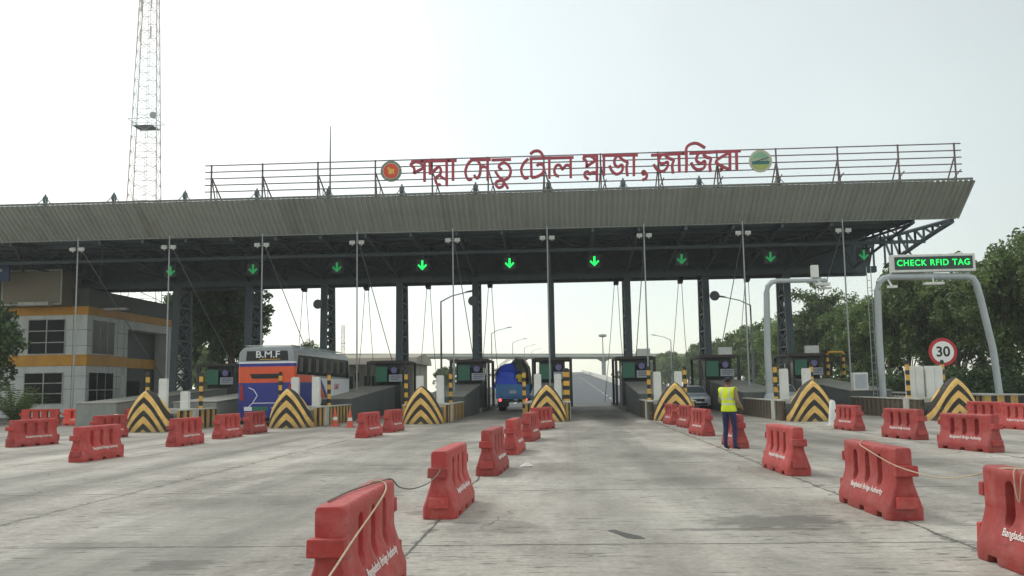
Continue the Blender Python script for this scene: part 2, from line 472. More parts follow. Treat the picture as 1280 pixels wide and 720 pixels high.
def ground_mat():
    k = N('grass_soil'); co = k.coord()
    f = k.ramp(k.noise(co, 0.05, 7, 0.7), 0.35, 0.65); g = k.ramp(k.noise(co, 1.5, 5, 0.7), 0.3, 0.7)
    c = k.mix(f, lin('#3f4a2b'), lin('#5c5a40')); c = k.mix(k.math('MULTIPLY', g, 0.5), c, lin('#2c3820'))
    k.base(c); k.rough(0.9); k.bump(k.noise(co, 6, 5), 0.5, 0.1)
    return k.m
M['ground'] = ground_mat()

def barrier_mat(name, hexcol, fade):
    k = N(name); co = k.coord(); x, y, z = k.xyz(co)
    oi = k.new('ShaderNodeObjectInfo'); rnd = oi.outputs['Random']
    off = k.new('ShaderNodeVectorMath', operation='ADD'); k.l.new(co, off.inputs[0])
    cb = k.new('ShaderNodeCombineXYZ'); k.l.new(k.math('MULTIPLY', rnd, 37.0), cb.inputs[0]); k.l.new(cb.outputs[0], off.inputs[1])
    p = off.outputs[0]
    c = lin(hexcol)
    a = k.ramp(k.noise(p, 2.2, 6, 0.65), 0.3, 0.7)
    col = k.mix(a, mul(c, 0.82), mul(c, 1.12))
    f1 = k.math('MULTIPLY', k.ramp(k.noise(p, 5, 6, 0.7), 0.45, 0.75), fade)
    col = k.mix(f1, col, lin('#c48a82'))
    # dust settled on the flared foot and grime splashes
    d = k.math('MULTIPLY', k.ramp(k.noise(k.scale(p, (1, 1, 0.6)), 3.0, 7, 0.7), 0.40, 0.75), k.ramp(k.math('SUBTRACT', 0.55, z), 0.0, 0.5))
    col = k.mix(k.math('MULTIPLY', d, 0.38), col, lin('#6d5148'))
    sc = k.ramp(k.noise(k.scale(p, (1, 8, 9)), 3.5, 4, 0.6), 0.60, 0.68)
    col = k.mix(k.math('MULTIPLY', sc, 0.4), col, lin('#55292a'))
    br = k.math('MULTIPLY_ADD', rnd, 0.40, 0.78)
    cc = k.new('ShaderNodeCombineColor')
    for i in range(3): k.l.new(br, cc.inputs[i])
    col = k.mix(1.0, col, cc.outputs[0], 'MULTIPLY')
    k.base(col); k.rough(k.math('MULTIPLY_ADD', k.noise(p, 8, 4), 0.3, 0.38))
    k.bump(k.noise(p, 5, 3), 0.12, 0.02)
    return k.m
M['barrier'] = barrier_mat('barrier_plastic', '#a8322e', 0.36)
M['barrier_orange'] = barrier_mat('orange_barrier_plastic', '#d13a26', 0.15)
M['barrier_text'] = mat('white_print', '#e6ddd8', 0.6, 0.1, 8)
M['rope'] = mat('pale_rope', '#b7a68c', 0.9, 0.2, 20)
M['rope_dark'] = mat('grey_rope', '#6e6a60', 0.9, 0.2, 20)
# ------------------------------------------------------------ ground, plaza, highway
b = MB(); b.add([(-290, -35, -0.35), (250, -35, -0.35), (250, 490, -0.35), (-290, 490, -0.35)], [(0, 1, 2, 3)])
struct(b.build('ground', M['ground']))
b = MB()
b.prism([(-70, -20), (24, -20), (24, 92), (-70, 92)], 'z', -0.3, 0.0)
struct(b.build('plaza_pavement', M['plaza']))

RS = 0.022
def road_z(y): return max(0.0, (y-82)*RS) + 0.004
b = MB(); b2 = MB()
ys = [76, 82, 100, 150, 200, 250, 330, 400, 485]
vs = []; fs = []
for i, y in enumerate(ys):
    z = road_z(y)
    vs += [(-9.3, y, z), (9.3, y, z)]
    if i: fs.append((2*i-2, 2*i-1, 2*i+1, 2*i))
b.add(vs, fs)
struct(b.build('highway', M['asphalt']))
vs = []; fs = []
for i, y in enumerate(ys[1:]):
    z = road_z(y) - 0.03
    w = 2.0*max(z, 0) + 0.3
    vs += [(-9.9-w, y, -0.34), (-9.9, y, z), (9.9, y, z), (9.9+w, y, -0.34)]
    if i:
        a, c = 4*(i-1), 4*i
        fs += [(a, a+1, c+1, c), (a+1, a+2, c+2, c+1), (a+2, a+3, c+3, c+2)]
b2.add(vs, fs)
struct(b2.build('embankment', M['ground']))
b = MB()
y = 84.0
while y < 420:
    for x in (-4.6, 0.0, 4.6):
        z0, z1 = road_z(y)+0.006, road_z(y+3)+0.006
        b.add([(x-.07, y, z0), (x+.07, y, z0), (x+.07, y+3, z1), (x-.07, y+3, z1)], [(0, 1, 2, 3)])
    y += 9
struct(b.build('lane_markings', M['white']))

def wall_run(name, pts, h, w, m, label, cat='wall'):
    b = MB(); rings = []
    for x, y, z in pts:
        rings.append([(x-w/2, y, z-.1), (x+w/2, y, z-.1), (x+w/2*.7, y, z+h), (x-w/2*.7, y, z+h)])
    b.loft(rings)
    o = b.build(name, m); tag(o, label, cat); return o
wall_run('road_parapet', [(9.2, y, road_z(y)) for y in ys[1:]], 1.0, 0.4, mat('pale_parapet', '#d4d4cc', .7, .1, .3), 'pale concrete parapet along the right edge of the highway beyond the booths', 'parapet')
wall_run('road_parapet', [(-9.2, y, road_z(y)) for y in ys[1:]], 0.9, 0.35, M['cap'], 'pale concrete parapet on the left side of the highway behind the blue truck', 'parapet')
b = MB(); b.prism([(11.5, 92), (21.5, 92), (21.5, 420), (11.5, 420)], 'z', -0.34, -0.05)
struct(b.build('service_road', M['asphalt']))

# dark repair patches in the slabs
for i, (x, y, a, c2) in enumerate([]):
    b = MB(); n = 14
    rr = random.Random(i)
    p = [(x+a*cos(2*pi*k/n)*(0.7+0.5*rr.random()), y+c2*sin(2*pi*k/n)*(0.7+0.5*rr.random())) for k in range(n)]
    b.prism(p, 'z', -0.02, 0.004 + 0.0005*i)
    struct(b.build('pavement_patch', M['patch']))

b = MB(); b.prism([(0.42, 10.16), (0.50, 10.22), (0.60, 10.0), (0.74, 9.78), (0.78, 9.62), (0.70, 9.60), (0.60, 9.66), (0.52, 9.90)], 'z', -.02, .004); struct(b.build('pavement_patch', M['patch']))
# ------------------------------------------------------------ toll canopy
XL, XR = -50.0, 22.4
COLX = [-27.7, -22.4, -16.95, -11.55, -6.15, -0.85, 4.5, 9.93, 15.5]
canopy = thing('toll_canopy', 'huge grey toll canopy with corrugated fascia spanning every lane on lattice columns', 'canopy', (0, 65.4, 0))
def cy(v): return (v[0], v[1]-65.4, v[2])
def cb_(b, name, m, parent=canopy, **k):
    b.v = [cy(v) for v in b.v]; return b.build(name, m, parent, **k)

def fascia(sign):
    b = MB(); Y0, Z0, Y1, Z1 = 50.6, 12.40, 53.0, 10.75
    nrm = Vector((0, -(Z0-Z1), -(Y1-Y0))).normalized()
    xs = []; x = XL; p = 0.30
    while x < XR-0.01:
        xs += [(x, 0), (x+.17, 0), (x+.19, 1), (x+.28, 1)]; x += p
    xs.append((XR, 0))
    top = [Vector((x, Y0, Z0)) + nrm*(0.085*d) for x, d in xs]
    bot = [Vector((x, Y1, Z1)) + nrm*(0.085*d) for x, d in xs]
    if sign < 0:
        f = lambda v: Vector((v.x, 130.8-v.y, v.z)); top = [f(v) for v in top]; bot = [f(v) for v in bot]
    n = len(xs); b.add(top+bot, [(i, i+1, n+i+1, n+i) for i in range(n-1)])
    return cb_(b, 'fascia', M['fascia'])
fascia(1); fascia(-1)
b = MB()
b.beam((XL, 50.57, 12.46), (XR+.03, 50.57, 12.46), 0.14, 0.09)
b.beam((XR+.03, 130.8-50.57, 12.46), (XL, 130.8-50.57, 12.46), 0.14, 0.09)
cb_(b, 'top_flashing', M['roof'])
b = MB(); b.beam((XL, 53.0, 10.72), (XR+.03, 53.0, 10.72), 0.16, 0.07)
cb_(b, 'bottom_flashing', mat('pale_flashing', '#8a8d88', 0.5, 0.15, 0.5))
b = MB()
prof = [(50.66, 12.40), (53.02, 10.78), (65.4, 11.55), (77.78, 10.78), (80.14, 12.40), (65.4, 12.25)]
b.prism(prof, 'x', XL+.1, 20.25)
cb_(b, 'roof', [M['roof']])
b = MB()
b.add([(XL+.1, 53.05, 10.74), (20.2, 53.05, 10.74), (20.2, 65.4, 11.50), (XL+.1, 65.4, 11.50), (XL+.1, 77.75, 10.74), (20.2, 77.75, 10.74)],
      [(0, 1, 2, 3), (3, 2, 5, 4)])
cb_(b, 'soffit', M['underside'])
# main lattice girder over the columns
b = MB()
for yy in (64.3, 66.5):
    b.beam((XL, yy, 9.25), (21.6, yy, 9.25), 0.36, 0.40)
    b.beam((XL, yy, 11.28), (22.3, yy, 11.28), 0.26, 0.26)
    x = XL; up = True
    while x < 21:
        x2 = min(x+1.35, 21.6)
        b.beam((x, yy, 9.35 if up else 11.2), (x2, yy, 11.2 if up else 9.35), 0.14); x = x2; up = not up
x = XL
while x < 21.6:
    b.beam((x, 64.3, 9.25), (x, 66.5, 9.25), 0.16); x += 2.7
b.span((XL, 65.35, 9.2), (21.55, 65.45, 11.3))        # sheeted web
cb_(b, 'girder', M['steel'])
# transverse trusses
def truss(x, w=0.13):
    b = MB()
    for s in (1, -1):
        f = (lambda y: y) if s > 0 else (lambda y: 130.8-y)
        n = 8; T = []; B = []
        for i in range(n+1):
            t = i/n; y = 53.1+(64.25-53.1)*t
            T.append((x, f(y), 10.66+(11.38-10.66)*t)); B.append((x, f(y), 10.55-1.15*t**1.15))
        b.tube(T, w*.62, 6); b.tube(B, w*.75, 6)
        for i in range(n):
            b.beam(B[i], T[i+1] if i % 2 else T[i], w*.6); b.beam(B[i+1], T[i+1] if i % 2 else T[i+1], w*.6)
            b.beam(B[i], T[i+1], w*.55)
    cb_(b, 'truss', M['steel'])
for x in COLX: truss(x)
for i in range(8): truss((COLX[i]+COLX[i+1])/2)
truss(22.25, 0.19); truss(20.1); truss(-33.2); truss(-38.6); truss(-44.0)
for y, z in ((55.6, 10.78), (58.2, 10.95), (60.8, 11.12), (63.3, 11.26), (57.0, 10.02)):
    b = MB(); b.beam((XL, y, z), (22.2 if y in (57.0, 63.3) else 20.1, y, z), 0.14, 0.2); cb_(b, 'purlin', M['steel'])
allx = [-44.0, -38.6, -33.2] + COLX + [20.0]
for i in range(len(allx)-1):
    b = MB()
    b.tube([(allx[i], 53.6, 10.5), (allx[i+1], 63.9, 9.6)], 0.075, 6)
    b.tube([(allx[i+1], 53.6, 10.5), (allx[i], 63.9, 9.6)], 0.075, 6)
    cb_(b, 'wind_bracing', M['stay'] if False else mat('bracing_steel', '#3d464b', 0.6, 0.2, 0.6) if i == 0 else bpy.data.materials['bracing_steel'])
# lattice columns: two chords one behind the other, tapering upwards
def column(x):
    b = MB(); zb, zt = 0.25, 9.05
    def ch(s, z): t = (z-zb)/(zt-zb); return 65.4 + s*(1.45-0.40*t)
    for s in (-1, 1):
        b.beam((x, ch(s, zb), zb), (x, ch(s, zt), zt), 0.44, 0.30)
    n = 7
    for i in range(n):
        z0 = zb+0.2+(zt-zb-.4)*i/n; z1 = zb+0.2+(zt-zb-.4)*(i+1)/n
        for xo in (-.14, .14):
            b.beam((x+xo, ch(-1, z0), z0), (x+xo, ch(1, z1), z1), 0.09)
            b.beam((x-xo, ch(1, z0), z0), (x-xo, ch(-1, z1), z1), 0.09)
        b.beam((x, ch(-1, z1), z1), (x, ch(1, z1), z1), 0.40, 0.12)
    b.span((x-.5, 63.55, 0.2), (x+.5, 67.25, 0.55))
    cb_(b, 'column', M['steel'])
for x in COLX: column(x)
# mast heads with stays above each column
for x in [-44.0, -38.35, -33.1] + [c if c not in (-22.4,) else -22.3 for c in COLX]:
    b = MB()
    b.tube([(x, 65.4, 12.2), (x, 65.4, 15.75)], 0.13, 8)
    b.lathe([(.05, 15.7), (.17, 15.8), (.20, 16.05), (.16, 16.2), (.08, 16.28), (.04, 16.42)], (x, 65.4, 0), 10)
    b.v = [cy(v) for v in b.v]
    mh = b.build('mast_head', M['steel'], canopy, smooth=40)
    b = MB()
    for dx, dy in ((-2.0, -3), (2.0, -3), (-2.0, 3), (2.0, 3)):
        b.tube([(x+dx*.04, 65.4+dy*.04, 16.05), (x+dx, 65.4+dy, 12.3)], 0.035, 5)
    b.v = [cy(v) for v in b.v]
    b.build('stay', M['stay'], mh)
b = MB(); b.tube([(-16.75, 65.0, 12.2), (-16.75, 65.0, 17.5), (-16.75, 65.0, 20.8)], [.08, .06, .03], 6)
tag(b.build('lightning_rod', M['steel']), 'tall thin lightning rod standing on the canopy roof behind the sign rails', 'lightning rod')

# ------------------------------------------------------------ rooftop sign
sign = thing('rooftop_sign', 'rooftop sign of red Bengali letters and two round emblems on long thin rails', 'sign', (0, 51, 12.4))
def sb(b, name, m, parent=sign, **k):
    b.v = [(v[0], v[1]-51, v[2]-12.4) for v in b.v]; return b.build(name, m, parent, **k)
for i in range(5):
    z = 13.0 + 0.385*i
    b = MB(); b.beam((-20.45, 51, z), (22.1, 51, z - (0.04 if i == 0 else 0)), 0.055); sb(b, 'rail', M['frame'])
for x in [-20.1, -17.1, -13.87, -10.54, -7.27, -4.08, -0.9, 2.29, 5.51, 8.79, 12.05, 15.42, 18.72, 21.77]:
    b = MB()
    b.beam((x, 51.06, 12.38), (x, 51.06, 14.6), 0.08)
    b.beam((x, 51.06, 13.9), (x-.12, 52.2, 12.36), 0.06); b.beam((x, 51.06, 13.9), (x+.42, 52.0, 12.36), 0.06)
    b.beam((x-.02, 52.2, 12.4), (x+.3, 51.1, 13.1), 0.045)
    sb(b, 'post', M['frame'])
LETTERS = [
    [[(-8.44, 14.37), (-7.75, 14.39)], [(-8.28, 13.68), (-8.26, 13.88), (-8.3, 14.05), (-8.46, 14.19), (-8.37, 14.31), (-8.15, 14.37), (-7.92, 14.29), (-7.74, 14.1), (-7.84, 13.96), (-8.06, 13.85), (-8.26, 13.71)], [(-7.68, 14.44), (-7.68, 13.21)]],
    [[(-7.84, 14.39), (-6.24, 14.39)], [(-7.37, 14.39), (-7.37, 13.62)], [(-7.35, 13.64), (-7.08, 13.89), (-6.87, 14.05), (-6.75, 13.9), (-6.77, 13.69), (-6.83, 13.56), (-7.03, 13.42), (-7.03, 13.16), (-6.88, 13.0), (-6.76, 13.06)], [(-6.83, 13.56), (-6.62, 13.38), (-6.44, 13.32)], [(-6.41, 14.39), (-6.42, 12.92)]],
    [[(-6.38, 14.38), (-5.84, 14.38)], [(-6.05, 14.37), (-6.06, 13.22)]],
    [[(-5.07, 14.38), (-3.9, 14.38)], [(-5.01, 14.36), (-5.21, 14.15), (-5.34, 13.79), (-5.31, 13.48), (-5.18, 13.25), (-4.97, 13.3)], [(-4.69, 14.36), (-4.51, 14.11), (-4.5, 13.75), (-4.57, 13.46), (-4.71, 13.33), (-4.86, 13.52)], [(-4.51, 13.87), (-4.35, 13.99), (-4.11, 13.91)], [(-4.08, 14.39), (-4.09, 13.18)]],
    [[(-3.86, 14.35), (-2.75, 14.35)], [(-3.28, 13.77), (-3.45, 13.92), (-3.34, 14.11), (-3.11, 14.16), (-2.89, 13.99), (-2.78, 13.67), (-2.9, 13.32), (-3.16, 13.19), (-3.43, 13.34), (-3.65, 13.69)], [(-3.28, 13.16), (-3.55, 13.11), (-3.64, 12.94), (-3.48, 12.75), (-3.25, 12.83), (-3.19, 13.05), (-3.28, 13.16)], [(-3.19, 13.07), (-3.06, 12.88), (-2.95, 12.67)]],
    [[(-1.71, 14.36), (-0.48, 14.37)], [(-1.77, 14.36), (-2.01, 14.14), (-2.18, 13.79), (-2.14, 13.47), (-1.98, 13.24), (-1.78, 13.31)], [(-1.62, 14.36), (-1.61, 13.27)], [(-1.61, 13.27), (-1.3, 13.32), (-1.0, 13.49), (-0.9, 13.75), (-0.97, 13.98), (-1.17, 14.03), (-1.31, 13.93)], [(-1.66, 14.62), (-1.46, 14.77), (-1.2, 14.79), (-1.01, 14.63), (-0.93, 14.36)], [(-0.59, 14.36), (-0.61, 13.19)]],
    [[(-0.5, 14.36), (0.78, 14.36)], [(-0.06, 13.29), (-0.26, 13.4), (-0.32, 13.65), (-0.2, 13.91), (-0.01, 13.93), (0.12, 13.71), (0.21, 13.77), (0.33, 13.91), (0.49, 13.91), (0.59, 13.82)], [(0.61, 14.37), (0.59, 13.19)]],
    [[(1.3, 14.42), (2.15, 14.42)], [(1.48, 13.73), (1.49, 14.1), (1.33, 14.28), (1.47, 14.4), (1.74, 14.4), (1.98, 14.17), (1.77, 14.0), (1.49, 13.81)], [(2.09, 14.43), (2.05, 13.0)], [(1.59, 13.08), (1.4, 13.24), (1.38, 13.43), (1.53, 13.52), (1.68, 13.38), (1.81, 13.46), (2.04, 13.45)], [(2.37, 14.42), (2.63, 14.42)], [(2.48, 14.42), (2.45, 13.26)]],
    [[(2.61, 14.42), (4.38, 14.39)], [(3.22, 14.37), (3.06, 14.14), (3.08, 13.88), (3.25, 13.74), (3.46, 13.85), (3.51, 13.64), (3.4, 13.42), (3.14, 13.33), (2.9, 13.53), (2.78, 13.83)], [(3.33, 14.36), (3.52, 14.14), (3.78, 13.98), (3.72, 13.72), (3.76, 13.21)], [(4.15, 14.39), (4.12, 13.2)]],
    [[(4.58, 13.37), (4.67, 13.46), (4.76, 13.37), (4.67, 13.27), (4.59, 13.36)], [(4.76, 13.38), (4.84, 13.24), (4.78, 13.04), (4.58, 12.95)]],
    [[(5.11, 14.35), (6.92, 14.4)], [(5.67, 14.33), (5.52, 14.06), (5.6, 13.88), (5.82, 13.87), (6.0, 13.94), (6.02, 13.73), (5.89, 13.52), (5.68, 13.41), (5.42, 13.53), (5.23, 13.83)], [(5.9, 14.31), (6.13, 14.13), (6.35, 14.03), (6.26, 13.73), (6.3, 13.28)], [(6.66, 14.39), (6.65, 13.33)]],
    [[(6.85, 14.4), (7.15, 14.41)], [(7.24, 14.39), (8.47, 14.42)], [(7.03, 13.32), (7.07, 14.06), (7.06, 14.55), (7.16, 14.81), (7.46, 14.96), (7.76, 14.92), (8.13, 14.67)], [(7.73, 14.34), (7.61, 14.09), (7.68, 13.89), (7.89, 13.82), (8.05, 13.93), (8.09, 13.73), (7.98, 13.52), (7.67, 13.46), (7.45, 13.6), (7.32, 13.87)], [(8.0, 14.32), (8.2, 14.14), (8.41, 14.06), (8.34, 13.71), (8.37, 13.31)]],
    [[(8.38, 14.43), (10.08, 14.45)], [(9.46, 14.37), (9.02, 14.14), (8.69, 13.86), (9.04, 13.6), (9.42, 13.41)], [(9.48, 14.43), (9.44, 13.36)], [(8.91, 13.42), (8.96, 13.47), (9.01, 13.42), (8.95, 13.37), (8.92, 13.41)], [(9.84, 14.44), (9.82, 13.34)]],
]

for L in LETTERS:
    b = MB()
    for i, s in enumerate(L):
        stroke(b, s, 0.145, 50.78 - 0.003*i, 50.93 + 0.003*i)
    sb(b, 'letter', M['letter'])
def disc(b, cx, cz, r, y0, y1, n=40):
    b.prism([(cx+r*cos(2*pi*k/n), cz+r*sin(2*pi*k/n)) for k in range(n)], 'y', y0, y1)
def ringtext(txt, r, cx, cz, y, size, a0, a1, m, parent):
    b = MB()
    for i, ch in enumerate(txt):
        a = a0+(a1-a0)*i/(len(txt)-1)
        me = text_mesh(ch, size, 0.003)
        vs = [v.co for v in me.vertices]
        R = a - pi/2
        pts = []
        for v in vs:
            px = v.x*cos(R)-v.y*sin(R)+r*cos(a); pz = v.x*sin(R)+v.y*cos(R)+r*sin(a)
            pts.append((cx+px, y - v.z, cz+pz))
        b.add(pts, [list(p.vertices) for p in me.polygons])
    return sb(b, 'lettering', m, parent)
# left emblem: red disc with yellow map inside a green ring
b = MB(); disc(b, -9.6, 13.88, 0.60, 50.84, 50.95); em = sb(b, 'emblem', mat('emblem_green', '#6d7f6d', 0.5, 0.15, 3), sign)
em['label'] = 'round emblem with a red disc and yellow map'
b = MB(); disc(b, -9.6, 13.88, 0.465, 50.815, 50.85); sb(b, 'emblem_rim', mat('emblem_pale', '#d9c3b4', 0.5, 0.1, 3), em)
b = MB(); disc(b, -9.6, 13.88, 0.43, 50.80, 50.83); sb(b, 'emblem_disc', mat('emblem_red', '#d2492f', 0.5, 0.12, 3), em)
b = MB(); P = [(-.17, .20), (-.10, .24), (-.04, .13), (.06, .10), (.17, .11), (.20, .02), (.14, .0), (.19, -.12), (.15, -.22), (.10, -.10), (.04, -.17), (-.10, -.19), (-.14, -.05), (-.10, .04), (-.19, .10)]
b.prism([(-9.6+x*1.05, 13.88+z*1.05) for x, z in P], 'y', 50.785, 50.81); sb(b, 'emblem_map', mat('emblem_yellow', '#e0b048', 0.5, 0.1, 3), em)
b = MB()
for a in (0.25, pi-0.25, -0.9, pi+0.9):
    px, pz = -9.6+.53*cos(a), 13.88+.53*sin(a)
    b.prism([(px+.05*(1 if k % 2 == 0 else .42)*cos(pi/2+k*pi/5), pz+.05*(1 if k % 2 == 0 else .42)*sin(pi/2+k*pi/5)) for k in range(10)], 'y', 50.82, 50.86)
sb(b, 'emblem_star', bpy.data.materials['emblem_pale'], em)
# right emblem: green and teal landscape with a bridge
b = MB(); disc(b, 11.15, 13.85, 0.63, 50.84, 50.95); em = sb(b, 'emblem', mat('emblem_tan', '#b9bba2', 0.5, 0.15, 3), sign)
em['label'] = 'round emblem with a green and teal landscape'
def seg(b, r, z0, z1, y0, y1):
    n = 12; pts = []
    for k in range(n+1):
        z = z0+(z1-z0)*k/n; pts.append((sqrt(max(r*r-z*z, 0)), z))
    pts += [(-x, z) for x, z in reversed(pts)]
    pts = [p for i, p in enumerate(pts) if i == 0 or (Vector(p)-Vector(pts[i-1])).length > 1e-4]
    b.prism([(11.15+x, 13.85+z) for x, z in pts], 'y', y0, y1)
for i, (z0, z1, col) in enumerate(((.16, .4899, '#7fae8e'), (-.02, .155, '#a9b89a'), (-.20, -.025, '#1f6f6e'), (-.4899, -.205, '#9fae5f'))):
    b = MB(); seg(b, .49, z0, z1, 50.81, 50.85); sb(b, 'emblem_field', mat('emblem_field_%s' % col[1:], col, 0.5, 0.12, 3), em)
b = MB(); b.beam((10.80, 50.80, 13.80), (11.58, 50.80, 14.02), .03, .05)
for t in (0.1, .35, .6, .85): b.beam((10.8+.78*t, 50.80, 13.80+.22*t), (10.8+.78*t, 50.80, 13.68+.14*t), .02, .02)
sb(b, 'emblem_bridge', M['steel'], em)

# ------------------------------------------------------------ masts with twin floodlights, back-stayed
def floodmast(x, i):
    lab = ['slim floodlight mast in front of the two-storey building', 'slim floodlight mast left of the bus, over a striped island',
           'slim floodlight mast rising beside the bus', 'slim floodlight mast over the island right of the bus',
           'slim floodlight mast over the island left of the blue truck', 'slim floodlight mast over the island right of the blue truck',
           'slim floodlight mast over the island right of the open centre lane', 'slim floodlight mast nearest the worker in the yellow vest, over his right',
           'rightmost slim floodlight mast, near the speed limit sign'][i]
    t = thing('floodlight_mast', lab, 'floodlight mast', (x, 52.0, 0), 0, 'floodlight masts on the islands')
    return t
fm_prot = None
for i, x in enumerate([-28.4, -22.9, -17.37, -11.8, -6.24, -0.82, 4.68, 10.22, 15.77]):
    t = floodmast(x, i)
    if fm_prot is None:
        b = MB(); b.tube([(0, 0, 0.3), (0, 0, 6), (0, 0, 10.70)], [.05, .042, .036], 8); fp = b.build('pole', M['galv'], t, smooth=40)
        b = MB(); b.tube([(.05, .05, 10.2), (.12, 9.0, 4.2), (.15, 15.5, 0.2)], 0.028, 5); fst = b.build('stay', M['stay'], t)
        b = MB(); b.tube([(-.32, -.05, 9.98), (.32, -.05, 9.98)], .03, 6); fa = b.build('crossarm', M['galv'], t)
        fls = []
        for s in (-1, 1):
            b = MB(); b.box((0, 0, 0), (.30, .16, .17), Euler((0.5, 0, 0)).to_matrix())
            b.box((0, .10, .02), (.18, .08, .10)); b.beam((0, .02, -.02), (0, .06, -.18), .05)
            o = b.build('floodlight', M['white'], t, loc=(s*.27, -.10, 10.0)); fls.append(o)
        fm_prot = [fp, fst, fa] + fls
    else:
        for o in fm_prot:
            c = o.copy(); C.objects.link(c); c.parent = t

# ------------------------------------------------------------ green lane arrows under the canopy
M['led_green'] = emis('led_green', '#12e65c', 1.6)
M['led_dim'] = emis('led_green_dim', '#1fae5c', 0.5)
M['signbox'] = mat('signal_box', '#1c2426', 0.5, 0.2, 2)
ARX = [-25.2, -19.8, -14.35, -8.86, -3.31, 2.03, 7.46, 12.94, 18.64]
ARL = ['green lane arrow nearest the two-storey building', 'green lane arrow left of the bus, before the dark tree',
       'green lane arrow above the bus', 'green lane arrow in the bay right of the bus', 'green lane arrow above the blue truck',
       'bright green down arrow over the open centre lane', 'green lane arrow in the bay left of the worker in the yellow vest',
       'green lane arrow above the tall curved camera pole', 'green lane arrow beside the canopy end truss']
ap = None
for i, x in enumerate(ARX):
    t = thing('lane_arrow_signal', ARL[i], 'lane signal', (x, 57.5, 9.35), 0, 'green lane signals under the canopy')
    bright = i in (3, 4, 5)
    if ap is None:
        b = MB(); b.box((0, .08, 0), (.78, .16, .78)); b.box((0, -.04, .40), (.82, .2, .03))
        hb = b.mesh('housing', M['signbox'])
        b = MB(); b.beam((0, .1, .38), (0, .1, 1.25), .07); br = b.mesh('hanger', M['steel'])
        b = MB(); b.prism([(-.065, .30), (.065, .30), (.065, -.12), (.22, .06), (.30, -.02), (0, -.33), (-.30, -.02), (-.22, .06), (-.065, -.12)], 'y', -.02, -.005)
        arm = b.mesh('arrow', M['led_green']); arm2 = b.mesh('arrow', M['led_dim'])
        ap = 1
    for nm, me in (('housing', hb), ('hanger', br), ('arrow', arm if bright else arm2)):
        o = bpy.data.objects.new(nm, me); C.objects.link(o); o.parent = t

# cameras on the girder with drooping wires
cp = None
CAML = ['left of the bus', 'right of the bus, over the beige office', 'over the far green hedge', 'left of the blue truck', 'left of the column beside the open lane',
        'over the lane left of the worker', 'over the lane right of the worker']
for i, (x, z) in enumerate([(-18.3, 8.75), (-13.84, 8.7), (-9.44, 8.68), (-5.08, 8.66), (3.72, 8.7), (8.15, 8.66), (12.72, 8.66)]):
    t = thing('security_camera', 'small dark camera hung from the girder, ' + CAML[i], 'camera', (x, 64.0, 9.04), 0, 'cameras under the girder')
    if cp is None:
        b = MB(); b.box((0, -.05, -.34), (.34, .50, .26), Euler((-.25, 0, 0)).to_matrix()); b.box((0, -.1, -.19), (.40, .62, .03), Euler((-.25, 0, 0)).to_matrix())
        cm = b.mesh('housing', M['black'])
        b = MB(); b.tube([(0, 0, 0), (0, 0, -.25)], .05, 6); cbk = b.mesh('bracket', M['steel'])
        b = MB(); b.tube([(.1, 0, -.3), (.25, .5, -4), (.55, .8, -8.6)], .022, 5); w1 = b.mesh('wire', M['stay'])
        b = MB(); b.tube([(-.1, 0, -.3), (-.45, .4, -4), (-.95, .8, -8.6)], .022, 5); w2 = b.mesh('wire', M['stay'])
        cp = 1
    for nm, me in (('housing', cm), ('bracket', cbk), ('wire', w1), ('wire', w2)):
        o = bpy.data.objects.new(nm, me); C.objects.link(o); o.parent = t
mir = None
for x, lab in ((-17.2, 'round dark horn speaker on the column behind the bus roof'), (-6.26, 'round dark horn speaker on the column left of the blue truck'), (10.4, 'round dark horn speaker on the column behind the yellow-vested worker')):
    t = thing('horn_speaker', lab, 'loudspeaker', (x, 63.9, 7.57), 0, 'horn speakers on the columns')
    if mir is None:
        b = MB(); R = Euler((pi/2, 0, 0)).to_matrix()
        b.lathe([(.34, .38), (.33, .32), (.2, .16), (.10, .02), (.09, -.15)], (0, 0, 0), 20, R); mir = b.mesh('horn', mat('horn_grey', '#5b6065', .5, .2, 3), 40)
        b = MB(); b.beam((0, .1, 0), (-.0, .5, 0), .08); mirb = b.mesh('bracket', M['steel'])
    for nm, me in (('horn', mir), ('bracket', mirb)):
        o = bpy.data.objects.new(nm, me); C.objects.link(o); o.parent = t

# ------------------------------------------------------------ toll islands
#           x      nose y  nose width scale
ISL = [(-28.0, 34.0), (-22.4, 35.0), (-16.75, 36.0), (-11.65, 38.2), (-6.33, 40.4), (-0.81, 41.2), (4.75, 40.2), (9.92, 37.6), (15.1, 36.5), (20.7, 36.0)]
nose_me = None
def arch(w, H, y, n=12, ex=2.3):
    pts = []
    for k in range(n+1):
        z = H*sin(pi/2*k/n)
        x = w*max(0.0, 1-(z/H)**ex)**0.78
        pts.append((x, y, z))
    return [(-x, y, z) for x, y, z in pts] + [(x, y, z) for x, y, z in reversed(pts[:-1])]
def make_nose():
    b = MB(); st = [(0.0, .52, 1.40), (.05, .66, 1.55), (.15, .77, 1.64), (.32, .83, 1.68), (.6, .85, 1.64), (.85, .855, 1.52), (1.05, .855, 1.34), (1.2, .85, 1.10), (1.3, .85, .82)]
    b.loft([arch(w, H, y) for y, w, H in st])
    return b.mesh('crash_nose', M['chevron'], 50)
nose_me = make_nose()
NAMES = ['hidden far left', 'second left', 'left of the bus, nearest the building', 'in front of the bus', 'between bus and truck', 'right of the blue truck', 'right of the open centre lane', 'behind the worker in the vest', 'under the 30 sign', 'beyond the LED gantry']
def tmesh(b, name, m, parent, **k): return b.build(name, m, parent, **k)
ISLANDS = []
